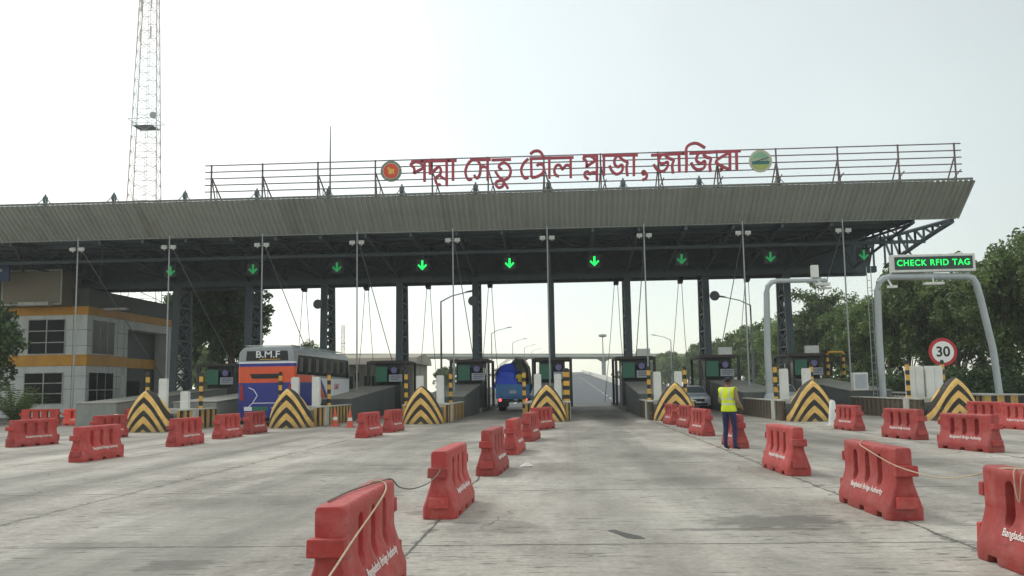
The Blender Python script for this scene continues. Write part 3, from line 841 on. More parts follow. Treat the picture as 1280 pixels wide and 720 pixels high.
for i, (x, y0) in enumerate(ISL):
    if i == 0: continue
    t = thing('toll_island', ('toll island with yellow and black chevron nose ' + NAMES[i]) if i not in (1, 9) else ['', 'toll island of grey ramp walls before the office, its nose hidden by orange-red barriers', 'low striped island wall carrying the right leg of the LED gantry'][1 if i == 1 else 2], 'toll island', (x, y0, 0), 0, 'toll islands')
    ISLANDS.append(t)
    if i not in (0, 1, 9):
        o = bpy.data.objects.new('crash_nose', nose_me); C.objects.link(o); o.parent = t
    rs = {0: 42, 1: 42.5, 2: 40.5, 3: 45, 4: 48, 5: 48, 6: 46.5, 7: 46.5, 8: 46, 9: 60}[i] - y0
    re = 57.6 - y0
    right = i >= 6
    if i == 9:
        b = MB(); b.span((-.9, 9, 0), (.9, 40, .8)); b.build('striped_wall', M['wallstripe'], t)
        b = MB(); b.span((-1.0, 8.95, .8), (1.0, 40.05, .86)); b.build('coping', M['cap'], t)
        continue
    for s in ((-1, 1) if i > 1 else ()):
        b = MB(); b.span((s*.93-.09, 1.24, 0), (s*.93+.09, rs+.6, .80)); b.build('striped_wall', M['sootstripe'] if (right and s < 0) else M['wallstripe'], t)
    if i > 1:
      b = MB(); b.span((-.83, 1.31, 0), (.83, rs+.3, .70)); b.build('infill', M['concrete'], t)
      b = MB(); b.span((-1.07, 2.3, 0), (1.07, 2.95, .87)); b.build('pale_pier', M['cap'], t, bevel=.02)
      b = MB(); b.span((-1.05, 1.24, .80), (-.80, rs+.58, .85)); b.span((.80, 1.24, .80), (1.05, rs+.58, .85)); b.build('coping', M['cap'], t)
    b = MB(); b.prism([(rs+.62, 0), (re, 0), (re, 1.72), (rs+.62, 1.08)], 'x', -1.0, 1.0); rp = b.build('crash_ramp', M['ramp_pale'] if i < 3 else M['ramp'], t, bevel=.03)
    b = MB(); b.prism([(rs+.60, 1.085), (re+.0, 1.725), (re+.0, 1.77), (rs+.60, 1.13)], 'x', -1.04, 1.04); b.build('ramp_coping', M['concrete'], t)
    b = MB(); b.span((-1.12, 57.6-y0, 0), (1.12, 74-y0, .28)); b.build('kerb', M['concrete'], t, bevel=.04)

# tall white slab posts on the islands and banded bollards
def simple_copies(name, me, locs, labels, cat, group, rz=0):
    for (l, lab) in zip(locs, labels):
        o = bpy.data.objects.new(name, me); C.objects.link(o); o.location = l; o.rotation_euler.z = rz
        tag(o, lab, cat, group)
b = MB(); b.span((-.17, -.12, .72), (.17, .12, 2.12)); b.span((-.15, -.10, 2.12), (.15, .10, 2.16)); b.span((-.12, -.135, 1.0), (.12, -.12, 1.25))
wp = b.mesh('white_marker_post', M['white'])
b = MB(); b.lathe([(.085, 0), (.085, 2.34), (.06, 2.40), (.02, 2.42)], (0, 0, 0), 12)
bo = b.mesh('striped_bollard', M['post'], 40)
SHORT = ['', '', 'on the island left of the bus', 'on the island in front of the bus', 'on the island between bus and truck', 'on the island right of the blue truck',
         'on the island right of the open centre lane', 'on the island behind the vested worker', 'on the island under the 30 sign']
for i in range(2, 9):
    x, y0 = ISL[i]
    offs = [(-.48, 2.9), (.48, 2.9)] if i != 8 else [(-1.05+.28*0, 3.1), (-.62, 3.2), (-.18, 3.1), (.25, 3.2)]
    sd_ = ['left', 'right'] if i != 8 else ['leftmost', 'second', 'third', 'rightmost']
    for (dx, dy), s in zip(offs, sd_):
        dx = max(dx, -.62) if i == 8 and dx < -.9 else dx
        if i == 8: dx = {'leftmost': -.66, 'second': -.27, 'third': .12, 'rightmost': .51}[s]
        o = bpy.data.objects.new('white_marker_post', wp); C.objects.link(o); o.location = (x+dx, y0+dy, 0)
        if i == 2 and s == 'right': o.scale.z = .74; 
        tag(o, s + ' white slab post ' + SHORT[i], 'marker post', 'white slab posts on the islands')
    for s in (-1, 1):
        o = bpy.data.objects.new('striped_bollard', bo); C.objects.link(o); o.location = (x+s*1.02+(0.0 if s > 0 else 0), y0+ (1.9 if s > 0 else 2.3), 0)
        o.location.x = x + (s*.88 if s > 0 or i > 5 else -1.12); o.location.y = y0 + (2.75 if s < 0 else 3.6)
        if i == 5 and s > 0: o.scale = (1.9, 1.9, 1.0); o.location.y = y0 + 2.9
        tag(o, ('left' if s < 0 else 'right') + ' black and yellow bollard ' + SHORT[i], 'bollard', 'black and yellow bollards on the islands')

# ------------------------------------------------------------ toll booths
M['booth'] = mat('booth_dark', '#23282a', 0.5, 0.25, 1.5, dirt=0.3)
M['boothroof'] = mat('booth_roof', '#3a3532', 0.6, 0.25, 1.0, dirt=0.4)
M['green'] = mat('green_panel', '#2f6b55', 0.5, 0.15, 2)
M['board'] = mat('pale_board', '#a9aeb6', 0.5, 0.15, 2)
M['print'] = mat('dark_print', '#3c4654', 0.6, 0.1, 6)
booth0 = None
BL = ['second from the building', 'behind the bus', 'left of the bus front', 'right of the bus', 'left of the blue truck', 'right of the blue truck', 'right of the open centre lane', 'behind the vested worker', 'nearest the LED gantry']
for i, x in enumerate([None, -22.4, -16.75, -11.35, -6.02, -0.79, 4.46, 9.7, 15.2]):
    if x is None: continue
    t = thing('toll_booth', 'dark toll booth with flat roof and green panel ' + BL[i], 'toll booth', (x, 59.0, .28), 0, 'toll booths on the islands')
    if booth0 is None:
        parts = []
        b = MB(); b.span((-1.28, -.55, 2.92), (1.28, 3.4, 3.05)); b.span((-1.15, -.4, 3.05), (1.15, 3.2, 3.10)); parts.append(('roof', b.mesh('roof', M['boothroof'])))
        b = MB(); b.span((-.82, 0, 0), (.82, 2.8, 1.55)); b.span((-.82, 0, 2.55), (.82, 2.8, 2.92))
        for sx in (-1, 1):
            for yy in (.05, 1.4, 2.75): b.span((sx*.78-.045, yy-.04, 1.55), (sx*.78+.045, yy+.04, 2.55))
        parts.append(('cabin', b.mesh('cabin', M['booth'])))
        b = MB(); b.span((-.74, .04, 1.55), (.74, .06, 2.55)); b.span((-.74, 2.74, 1.55), (.74, 2.76, 2.55))
        b.span((-.80, .1, 1.56), (-.785, 1.35, 2.54)); b.span((.785, .1, 1.56), (.80, 1.35, 2.54)); b.span((-.80, 1.45, 1.56), (-.785, 2.7, 2.54)); b.span((.785, 1.45, 1.56), (.80, 2.7, 2.54))
        parts.append(('window', b.mesh('window', M['glass'])))
        b = MB(); b.span((.825, 1.5, .05), (.86, 2.4, 2.1)); parts.append(('door', b.mesh('door', M['boothroof'])))
        b = MB(); b.span((-.78, -.25, 1.75), (-.02, -.20, 2.72)); parts.append(('green_panel', b.mesh('green_panel', M['green'])))
        b = MB(); b.span((.10, -.24, 1.75), (.95, -.19, 2.20)); parts.append(('notice_board', b.mesh('notice_board', M['board'])))
        b = MB(); R = Euler((pi/2, 0, 0)).to_matrix(); b.lathe([(.20, 0), (.20, .03)], (.42, -.2, 2.48), 18, R); parts.append(('round_sign', b.mesh('round_sign', mat('violet_sign', '#6f6a9c', .5, .15, 4))))
        b = MB()
        for k in range(3): b.span((.2, -.255, 2.08-.11*k), (.85-.15*(k == 2), -.243, 2.12-.11*k))
        parts.append(('board_print', b.mesh('board_print', M['print'])))
        for sx, yy in ((-1.2, -.45), (1.2, -.45), (-1.2, 3.3), (1.2, 3.3)):
            b = MB(); b.span((sx-.08, yy-.08, 0), (sx+.08, yy+.08, 2.92)); parts.append(('roof_post', b.mesh('roof_post', M['booth'])))
        b = MB(); b.span((.25, 1.0, 3.10), (1.1, 1.4, 3.62)); b.lathe([(.19, 0), (.19, .02), (.03, .025)], (.62, .98, 3.36), 14, Euler((pi/2, 0, 0)).to_matrix())
        ac = ('air_conditioner', b.mesh('air_conditioner', M['white']))
        booth0 = 1
    for nm, me in parts + ([ac] if i >= 6 else []):
        o = bpy.data.objects.new(nm, me); C.objects.link(o); o.parent = t
# yellow height frame beside the right booth
t = thing('height_frame', 'yellow and black tubular frame beside the rightmost toll booth', 'frame', (16.7, 58.4, 0))
b = MB(); b.tube([(-.35, 0, .28), (-.35, 0, 3.3), (-.25, 0, 3.42), (.55, 0, 3.42), (.62, 0, 3.3), (.62, 0, 1.9), (.2, 0, 1.8)], .085, 8); b.build('tube', M['post'], t, smooth=50)

# ------------------------------------------------------------ gantries and road signs
M['mastgrey'] = mat('gantry_grey', '#aab1b3', 0.45, 0.12, 0.8, 0.1, dirt=0.25, dirtcol='#5e6262')
t = thing('led_gantry', 'grey curved portal gantry carrying a green LED message board', 'gantry', (15.45, 46, 0))
b = MB(); pts = [(0, 0, .2), (-.04, 0, 3.5), (.02, 0, 6.0), (.12, 0, 6.38), (.34, 0, 6.58), (.7, 0, 6.66), (4.3, 0, 6.60), (4.62, 0, 6.5), (4.78, 0, 6.2), (4.95, 0, 5.4), (5.35, 0, 3.0), (5.55, 0, .2)]
b.tube(pts, .17, 12); b.build('portal_tube', M['mastgrey'], t, smooth=50)
for x0 in (-.35, 5.2):
    b = MB(); b.span((x0, -.35, 0), (x0+.7, .35, .22)); b.build('base_plate', M['concrete'], t)
b = MB(); b.span((.70, -.22, 6.84), (4.72, .18, 7.72)); bd = b.build('message_board', M['white'], t, bevel=.03)
b = MB(); b.span((.84, -.235, 6.97), (4.58, -.20, 7.60)); b.build('screen', mat('led_screen', '#1d3a34', .4, .2, 3), bd)
text_obj('led_text', 'CHECK RFID TAG', .42, M['led_green'], bd, (2.70, -.245, 7.285), bold=.006, depth=.004, sx=.96, space=1.12)
for x0 in (1.0, 4.4):
    b = MB(); b.beam((x0, 0, 6.65), (x0, 0, 6.9), .12); b.build('bracket', M['mastgrey'], t)
b = MB(); b.span((2.0, -.9, 6.15), (2.9, -.55, 6.27)); b.beam((2.5, -.6, 6.27), (2.7, 0, 6.6), .06); b.build('reader_antenna', M['white'], t)
b = MB(); b.span((.35, -.7, 6.05), (.75, -.4, 6.17)); b.beam((.55, -.5, 6.15), (.5, 0, 6.6), .06); b.build('reader_antenna', M['white'], t)
b = MB()
for sx in (-.42, -.22): b.tube([(sx, .1, .2), (sx, .1, 7.2)], .022, 5)
for k in range(18): b.tube([(-.42, .1, .6+.37*k), (-.22, .1, .6+.37*k)], .014, 4)
for k in (2.0, 4.0, 6.0): b.beam((-.32, .1, k), (0, 0, k), .03)
b.build('ladder', M['galv'], t)

t = thing('camera_pole', 'tall grey pole with curved arm reaching over the lane right of the worker', 'camera pole', (10.02, 46, 0))
b = MB(); b.tube([(0, 0, .0), (-.02, 0, 3), (.06, 0, 6.0), (.14, 0, 6.32), (.32, 0, 6.52), (.6, 0, 6.58), (3.05, 0, 6.56)], [.19, .17, .15, .14, .13, .12, .10], 12); b.build('pole', M['mastgrey'], t, smooth=50)
b = MB(); b.lathe([(.5, 0), (.46, .15), (.28, .9), (.2, 1.05)], (0, 0, 0), 14); b.build('base', M['mastgrey'], t, smooth=40)
b = MB(); b.span((2.28, -.14, 6.70), (2.62, .14, 7.32)); b.build('equipment_box', M['white'], t, bevel=.02)
b = MB(); b.span((2.35, -.7, 6.25), (3.0, -.35, 6.38)); b.beam((2.6, -.5, 6.36), (2.55, 0, 6.56), .06); b.build('reader_antenna', M['white'], t)
b = MB(); b.span((2.7, -.2, 6.12), (3.2, .05, 6.22)); b.beam((2.9, 0, 6.2), (2.9, 0, 6.5), .05); b.build('reader_antenna', M['white'], t)

t = thing('speed_limit_sign', 'round speed limit 30 sign with red rim on a thin post', 'road sign', (16.25, 40.6, 0))
b = MB(); b.tube([(0, .06, 0), (0, .06, 3.2)], .045, 8); b.build('post', M['galv'], t, smooth=40)
b = MB(); disc(b, 0, 2.76, .60, -.01, .015); pl = b.build('plate', mat('sign_red', '#b3202a', .4, .08, 3), t)
b = MB(); disc(b, 0, 2.76, .46, -.022, -.012); b.build('face', mat('sign_white', '#e4e6e2', .4, .05, 3), pl)
text_obj('numerals', '30', .60, mat('sign_black', '#101010', .5, .1, 3), pl, (0, -.028, 2.76), bold=.012, depth=.003)

# ------------------------------------------------------------ red water-filled barriers
BLN = 1.80
def barrier_mesh(m):
    prof = [(.205, 0), (.21, .03), (.21, .13), (.195, .17), (.115, .40), (.105, .44), (.105, .76), (.095, .79), (.08, .80)]
    L = BLN/2
    b = MB(); rings = []
    for x, k in ((-L, .80), (-L+.012, .88), (-L+.04, .96), (-L+.09, 1.0), (L-.09, 1.0), (L-.04, .96), (L-.012, .88), (L, .80)):
        ring = [(x, -w*k, z) for w, z in prof] + [(x, w*k, z) for w, z in reversed(prof)]
        rings.append(ring)
    b.loft(rings)
    body = b.build('barrier_body', m)
    # cutters: three tall slots through, three notches under the foot
    c = MB()
    for cx in (-.42, 0.0, .42):
        n = 10; r = .075; pts = []
        for k in range(n+1): a = pi*k/n; pts.append((cx+r*cos(a), .63+r*sin(a)))
        for k in range(n+1): a = pi+pi*k/n; pts.append((cx+r*cos(a), .40+r*sin(a)))
        c.prism(pts, 'y', -.5, .5)
    for cx in (-.62, -.02, .58):
        c.prism([(cx-.10, -.05), (cx+.10, -.05), (cx+.075, .065), (cx-.075, .065)], 'y', -.5, .5)
    cut = c.build('barrier_cutter', m)
    bo_ = body.modifiers.new('cut', 'BOOLEAN'); bo_.operation = 'DIFFERENCE'; bo_.object = cut; bo_.solver = 'EXACT'
    bv = body.modifiers.new('bevel', 'BEVEL'); bv.width = .014; bv.segments = 2; bv.limit_method = 'ANGLE'; bv.angle_limit = radians(35)
    dg = bpy.context.evaluated_depsgraph_get()
    me = bpy.data.meshes.new_from_object(body.evaluated_get(dg)); me.name = 'barrier_body'
    bpy.data.objects.remove(cut); bpy.data.objects.remove(body)
    me.polygons.foreach_set('use_smooth', [True]*len(me.polygons)); me.set_sharp_from_angle(angle=radians(32))
    return me
def lug_mesh(m, w, z0, z1, L):
    b = MB(); b.prism([(-w, z0), (w, z0), (w*.96, z1), (-w*.96, z1)], 'x', -.01, L)
    o = b.build('lug', m, bevel=.012); dg = bpy.context.evaluated_depsgraph_get()
    me = bpy.data.meshes.new_from_object(o.evaluated_get(dg)); bpy.data.objects.remove(o); return me
def groove(m): 
    b = MB()
    for s in (-1, 1):
        b.span((-.86, s*.107-.004, .69), (.86, s*.107+.004, .705))
    return b.mesh('moulding', m)
BM = {}
for key, m in (('red', M['barrier']), ('orange', M['barrier_orange'])):
    BM[key] = [('body', barrier_mesh(m), (0, 0, 0), 0),
               ('coupling_lug', lug_mesh(m, .108, .53, .65, .07), (BLN/2, 0, 0), 0), ('coupling_lug', lug_mesh(m, .15, .12, .30, .07), (BLN/2, 0, 0), 0),
               ('coupling_lug', lug_mesh(m, .125, .49, .61, .09), (-BLN/2, 0, 0), pi), ('coupling_lug', lug_mesh(m, .12, .13, .26, .06), (-BLN/2, 0, 0), pi),
               ]
sl = atan2(.08, .23)
btxt = text_mesh('Bangladesh Bridge Authority', .094, .0015, .0008); btxt.materials.clear(); btxt.materials.append(M['barrier_text'])
def barrier(x, y, ang, label, key='red', text=True, sc=1.0, tilt=0):
    t = thing('traffic_barrier', label, 'barrier', (x, y, 0), ang, 'red plastic barriers across the plaza')
    t.scale = (sc, sc, sc); t.rotation_euler.x = 0
    for nm, me, loc, rz in BM[key]:
        o = bpy.data.objects.new(nm, me); C.objects.link(o); o.parent = t; o.location = loc; o.rotation_euler.z = rz
    if text:
        for s in (-1, 1):
            o = bpy.data.objects.new('lettering', btxt); C.objects.link(o); o.parent = t
            o.location = (-.08*s, s*(.157+.006), .285); o.rotation_euler = (pi/2 - sl, 0, 0 if s < 0 else pi)
    return t
A = pi/2
BARS = [
 (-1.54, 6.88, A-.0, 'nearest red barrier of the row left of the centre lane, rope tied over its top'),
 (-1.50, 12.0, A-.03, 'second red barrier left of the centre lane, tied to the nearest one by rope'),
 (-1.36, 17.3, A-.05, 'third red barrier in the row left of the centre lane, beside white litter'),
 (-1.25, 22.3, A-.05, 'fourth red barrier in the row left of the centre lane'),
 (-1.05, 27.4, A-.10, 'fifth red barrier in the row left of the centre lane'),
 (-0.88, 34.2, A-.35, 'red barrier right in front of the chevron nose beside the blue truck'),
 (4.20, 37.2, A+.06, 'red barrier touching the chevron nose right of the centre lane'),
 (4.40, 34.1, A+.10, 'second red barrier before the chevron nose right of the centre lane'),
 (4.18, 29.0, A+.10, 'red barrier a step nearer than the pair at the nose right of the centre lane'),
 (4.20, 23.5, A-.02, 'red barrier behind the worker in the yellow vest'),
 (3.86, 16.75, A+.03, 'red barrier just before the worker, right of the centre lane'),
 (3.76, 11.6, A+.02, 'large red barrier with printed text and rope at its top, right of the centre lane'),
 (3.80, 7.62, A+.03, 'nearest red barrier at the right edge of the photo'),
 (9.20, 30.8, A+.06, 'red barrier beside the white cone at the chevron nose, right side'),
 (9.20, 25.9, A+.16, 'red barrier alone in the second right lane, below the LED gantry'),
 (8.98, 21.3, A+.22, 'red barrier in front of the chevron nose under the 30 sign'),
 (14.55, 33.0, A+.22, 'red barrier right of the chevron nose under the 30 sign'),
 (14.15, 29.8, A+.10, 'red barrier cut by the right edge, behind another one'),
 (-16.4, 27.8, A-.20, 'leftmost red barrier of the near left side, alone'),
 (-11.15, 21.6, A-.04, 'red barrier nearest the camera on the left side'),
 (-16.05, 31.9, A-.10, 'red barrier half hidden behind the nearest left one'),
 (-11.30, 27.1, A-.04, 'single red barrier between the left chevron nose and the bus'),
 (-11.47, 31.0, A-.02, 'red barrier in line before the bus, the nearer of two'),
 (-11.55, 34.0, A-.0, 'red barrier in line before the bus, the farther of two touching the chevron nose'),
 (-6.50, 30.5, A-.10, 'red barrier nearer the camera left of the chevron nose between bus and truck'),
 (-6.35, 34.0, A-.08, 'red barrier touching the chevron nose between bus and truck'),
]
for x, y, a, lab in BARS: barrier(x, y, a, lab)
for x, y, a, lab in [(-29.6, 44.5, .5, 'orange-red barrier at the left edge by the leafy shrub'), (-26.9, 46.2, .12, 'orange-red barrier right of the leafy shrub'),
                     (-24.3, 45.3, -.2, 'orange-red barrier in the middle of the far left line'), (-23.1, 46.3, .1, 'orange-red barrier before the grey ramp at left'),
                     (-20.6, 44.6, .5, 'orange-red barrier left of the first chevron nose')]:
    barrier(x, y, a, lab, 'orange', True, 1.02 if x > -29 else 1.3)

def rope(pts, r, m, label):
    b = MB(); b.tube(smooth_line(pts, 6), r, 6); tag(b.build('rope', m, smooth=60), label, 'rope')
rope([(-1.60, 6.2, .81), (-1.58, 6.8, .815), (-1.50, 7.45, .815), (-1.47, 7.78, .80), (-1.46, 8.1, .70), (-1.47, 8.9, .60), (-1.48, 10.0, .545), (-1.49, 10.8, .57), (-1.50, 11.13, .62)], .0065, M['rope_dark'], 'grey rope hanging from the nearest barrier to the second one left of the centre lane')
rope([(-1.60, 7.5, .79), (-1.54, 7.45, .82), (-1.45, 7.38, .81), (-1.41, 7.2, .76), (-1.36, 6.5, .70), (-1.33, 5.8, .63), (-1.32, 5.1, .52), (-1.33, 4.2, .36), (-1.36, 3.2, .08), (-1.4, 2.6, .02)], .0065, M['rope'], 'pale rope slanting across the side of the nearest barrier left of the centre lane')
rope([(3.88, 11.75, .72), (3.84, 11.8, .82), (3.72, 11.9, .82), (3.63, 11.75, .78), (3.60, 11.38, .74), (3.62, 10.7, .64), (3.68, 10.2, .59), (3.70, 9.5, .59), (3.70, 8.9, .66), (3.70, 8.45, .74), (3.70, 8.15, .80), (3.74, 7.8, .82), (3.86, 7.7, .815), (3.9, 7.6, .76)], .0065, M['rope'], 'pale rope sagging between the two nearest barriers at right')
rope([(3.72, 7.95, .82), (3.665, 7.9, .78), (3.66, 7.86, .6), (3.67, 7.84, .56), (3.66, 7.80, .62), (3.665, 7.76, .78), (3.72, 7.74, .82)], .006, M['rope'], 'loop of pale rope knotted over the top of the rightmost near barrier')

# cones
M['cone'] = mat('cone_orange', '#c8503c', .5, .2, 4, dirt=.3)
b = MB(); b.span((-.19, -.19, 0), (.19, .19, .035)); b.lathe([(.15, .035), (.13, .1), (.035, .72), (.02, .74)], (0, 0, 0), 16); cone_b = b.mesh('body', M['cone'], 40)
b = MB(); b.lathe([(.105, .27), (.076, .45)], (0, 0, 0), 16); cone_s = b.mesh('band', M['white'], 40)
for x, y, lab in ((-9.88, 39.4, 'faded orange cone left of another, by the striped wall beside the bus'), (-8.95, 38.2, 'faded orange cone nearer the pair of barriers, right of the bus'), (-17.0, 34.6, 'small orange cone before the leftmost chevron nose')):
    t = thing('traffic_cone', lab, 'cone', (x, y, 0), 0, 'orange cones'); 
    for nm, me in (('body', cone_b), ('band', cone_s)):
        o = bpy.data.objects.new(nm, me); C.objects.link(o); o.parent = t
b = MB(); b.span((-.2, -.2, 0), (.2, .2, .04)); b.lathe([(.17, .04), (.15, .3), (.10, .85), (.05, .9)], (0, 0, 0), 14)
tag(b.build('white_cone', M['white'], loc=(9.66, 34.2, 0), smooth=40), 'white cone standing before the chevron nose behind the worker', 'cone')
b = MB(); b.lathe([(.16, 0), (.15, .5), (.12, .72), (.06, .76)], (0, 0, 0), 12)
tag(b.build('plastic_drum', mat('pale_green_plastic', '#9fb8a4', .5, .15, 4), loc=(-17.35, 35.0, 0), smooth=40), 'pale green plastic drum before the leftmost chevron nose', 'drum')
b = MB(); vs = [(-.12, -.05, .01), (.10, -.08, .03), (.14, .06, .015), (-.02, .10, .07), (-.13, .05, .02), (.02, 0, .09)]
b.add(vs, [(0, 1, 5), (1, 2, 5), (2, 3, 5), (3, 4, 5), (4, 0, 5)])
tag(b.build('litter', M['white'], loc=(-.78, 18.2, 0)), 'scrap of white litter on the concrete right of the third barrier', 'litter')
# ------------------------------------------------------------ office building at the left
M['clad'] = mat('grey_cladding', '#cdd1ce', 0.55, 0.12, 0.5, dirt=0.3, dirtcol='#5f635f')
M['clad_dark'] = mat('dark_cladding', '#4d534f', 0.6, 0.2, 0.4, dirt=0.3)
M['ochre'] = mat('ochre_band', '#d09428', 0.55, 0.15, 0.6, dirt=0.3)
M['beige'] = mat('beige_panel', '#837a68', 0.6, 0.12, 0.3)
ob = thing('office_building', 'two-storey grey office with ochre bands and gridded dark windows under the canopy', 'building', (-33, 62, 0))
b = MB()
b.span((-18, 0, 0), (0, 6.0, 8.6)); b.span((-18, 6.0, 0), (-1.2, 13.2, 8.55)); b.span((-18, 13.2, 0), (0, 14.5, 8.6))
b.span((-1.2, 6.0, 6.4), (-.01, 13.2, 8.57))
b.build('wall', M['clad'], ob)
b = MB(); b.span((-1.19, 6.05, .02), (-1.14, 13.15, 6.38)); b.build('recess_wall', M['clad_dark'], ob)
b = MB(); b.span((-18.1, -.12, 8.6), (.12, 14.6, 8.85)); b.build('parapet', M['clad_dark'], ob)
b = MB(); b.span((-.0, -.06, 7.62), (.07, 14.55, 8.6)); b.span((-18, -.07, 7.63), (-.0, -.005, 8.6)); b.build('fascia_panel', M['clad_dark'], ob)
b = MB(); b.span((-18, -.10, 7.05), (.10, -.004, 7.62)); b.span((.004, -.004, 7.05), (.10, 14.5, 7.61)); b.build('ochre_band', M['ochre'], ob)
b = MB(); b.span((-18, -.08, 3.52), (.08, -.003, 4.28)); b.span((.003, -.003, 3.52), (.08, 6.0, 4.28)); b.span((-1.14, 6.0, 3.52), (-1.06, 13.2, 4.28)); b.build('ochre_band', M['ochre'], ob)
b = MB(); b.span((-5.2, -1.6, 7.62), (-1.05, .9, 10.0)); b.build('roof_box', M['beige'], ob)
b = MB()
for s in ((-5.22, -1.62, 7.62, -1.03, -1.58, 7.72), (-5.22, -1.62, 9.95, -1.03, -1.58, 10.05), (-5.24, -1.62, 7.72, -5.16, -1.58, 9.95), (-1.09, -1.62, 7.72, -1.01, -1.58, 9.95)): b.span(s[:3], s[3:])
b.build('roof_box_trim', M['cap'], ob)
b = MB()
for z in (1.9, 2.8, 4.9, 6.0):
    b.span((-18, -.012, z-.012), (0, -.002, z+.012)); b.span((.002, 0, z-.013), (.012, 6, z+.013))
for y in (3.2, 4.4, 5.4): b.span((.003, y-.012, 0), (.013, y+.012, 7))
for x in (-1.0, -5.6, -7): b.span((x-.012, -.013, 0), (x+.012, -.003, 7))
b.build('panel_joints', M['clad_dark'], ob)
def winx(x0, x1, z0, z1, nx, nz):
    b = MB(); b.span((x0, -.02, z0), (x1, -.004, z1)); w = b.build('window', M['glass'], ob)
    b = MB()
    for i in range(nx+1): x = x0+(x1-x0)*i/nx; b.span((x-.035, -.06, z0), (x+.035, -.021, z1))
    for i in range(nz+1): z = z0+(z1-z0)*i/nz; b.span((x0-.03, -.055, z-.03), (x1+.03, -.018, z+.03))
    b.build('frame', M['cap'], w)
def winy(y0, y1, z0, z1, ny, nz):
    b = MB(); b.span((.004, y0, z0), (.02, y1, z1)); w = b.build('window', M['glass'], ob)
    b = MB()
    for i in range(ny+1): y = y0+(y1-y0)*i/ny; b.span((.021, y-.02, z0), (.032, y+.02, z1))
    for i in range(nz+1): z = z0+(z1-z0)*i/nz; b.span((.018, y0-.03, z-.025), (.034, y1+.03, z+.025))
    b.build('frame', M['clad'], w)
winx(-4.2, -1.55, 4.35, 6.75, 2, 3); winx(-4.35, -1.6, .9, 3.05, 2, 3); winx(-9.0, -6.0, 4.35, 6.75, 2, 3); winx(-9.0, -6.0, .9, 3.05, 2, 3)
winy(.7, 3.9, 4.35, 6.75, 3, 1); winy(.4, 3.9, .6, 3.05, 3, 2)
b = MB(); b.span((.01, 5.0, 1.4), (.05, 5.6, 2.9)); b.build('notice_board', M['white'], ob)
b = MB(); b.span((-1.13, 8.2, 0), (-1.05, 10.4, 2.5)); b.build('door', M['glass'], ob)
b = MB(); b.span((-3.7, -2.2, 7.55), (-1.6, -1.7, 7.78)); b.build('lamp_tray', M['cap'], ob)
b = MB(); b.span((.3, 1.5, 7.45), (2.0, 1.9, 7.62)); b.build('lamp_tray', M['cap'], ob)
t = thing('hanging_sign', 'blue sign board hung under the canopy at the left edge', 'sign', (-37.2, 58, 9.0))
b = MB(); b.span((-2, -.06, 0), (.95, .06, 1.15)); b.build('board', mat('blue_board', '#2f3f66', .5, .15, 1), t)
b = MB(); b.span((-1.8, -.075, .62), (.5, -.062, .8)); b.span((-1.8, -.075, .25), (.2, -.062, .4)); b.build('bands', M['board'], t)
b = MB(); b.beam((.6, 0, 1.15), (.6, 0, 1.9), .05); b.beam((-1.5, 0, 1.15), (-1.5, 0, 1.9), .05); b.build('hanger', M['steel'], t)

# low beige office beyond the bus
t = thing('site_office', 'low pale beige office with dark windows beyond the bus', 'building', (-19.4, 86, 0))
b = MB(); b.span((-8, 0, -.3), (5.2, 9, 3.9)); b.build('wall', mat('office_wall', '#8f8a7e', .7, .15, .4, dirt=.3), t)
b = MB(); b.prism([(-.6, 3.9), (9.6, 3.9), (9.0, 4.5), (4.5, 5.0), (0, 4.5)], 'x', -8.4, 5.6); b.build('roof', mat('office_roof', '#a39b8c', .7, .15, .4), t)
for x in (-6.6, -4.2, -1.8, .6, 3.0):
    b = MB(); b.span((x, -.03, 1.2), (x+1.3, -.005, 2.8)); w = b.build('window', M['glass'], t)
    b = MB(); b.span((x+.62, -.05, 1.2), (x+.68, -.031, 2.8)); b.build('frame', M['cap'], w)

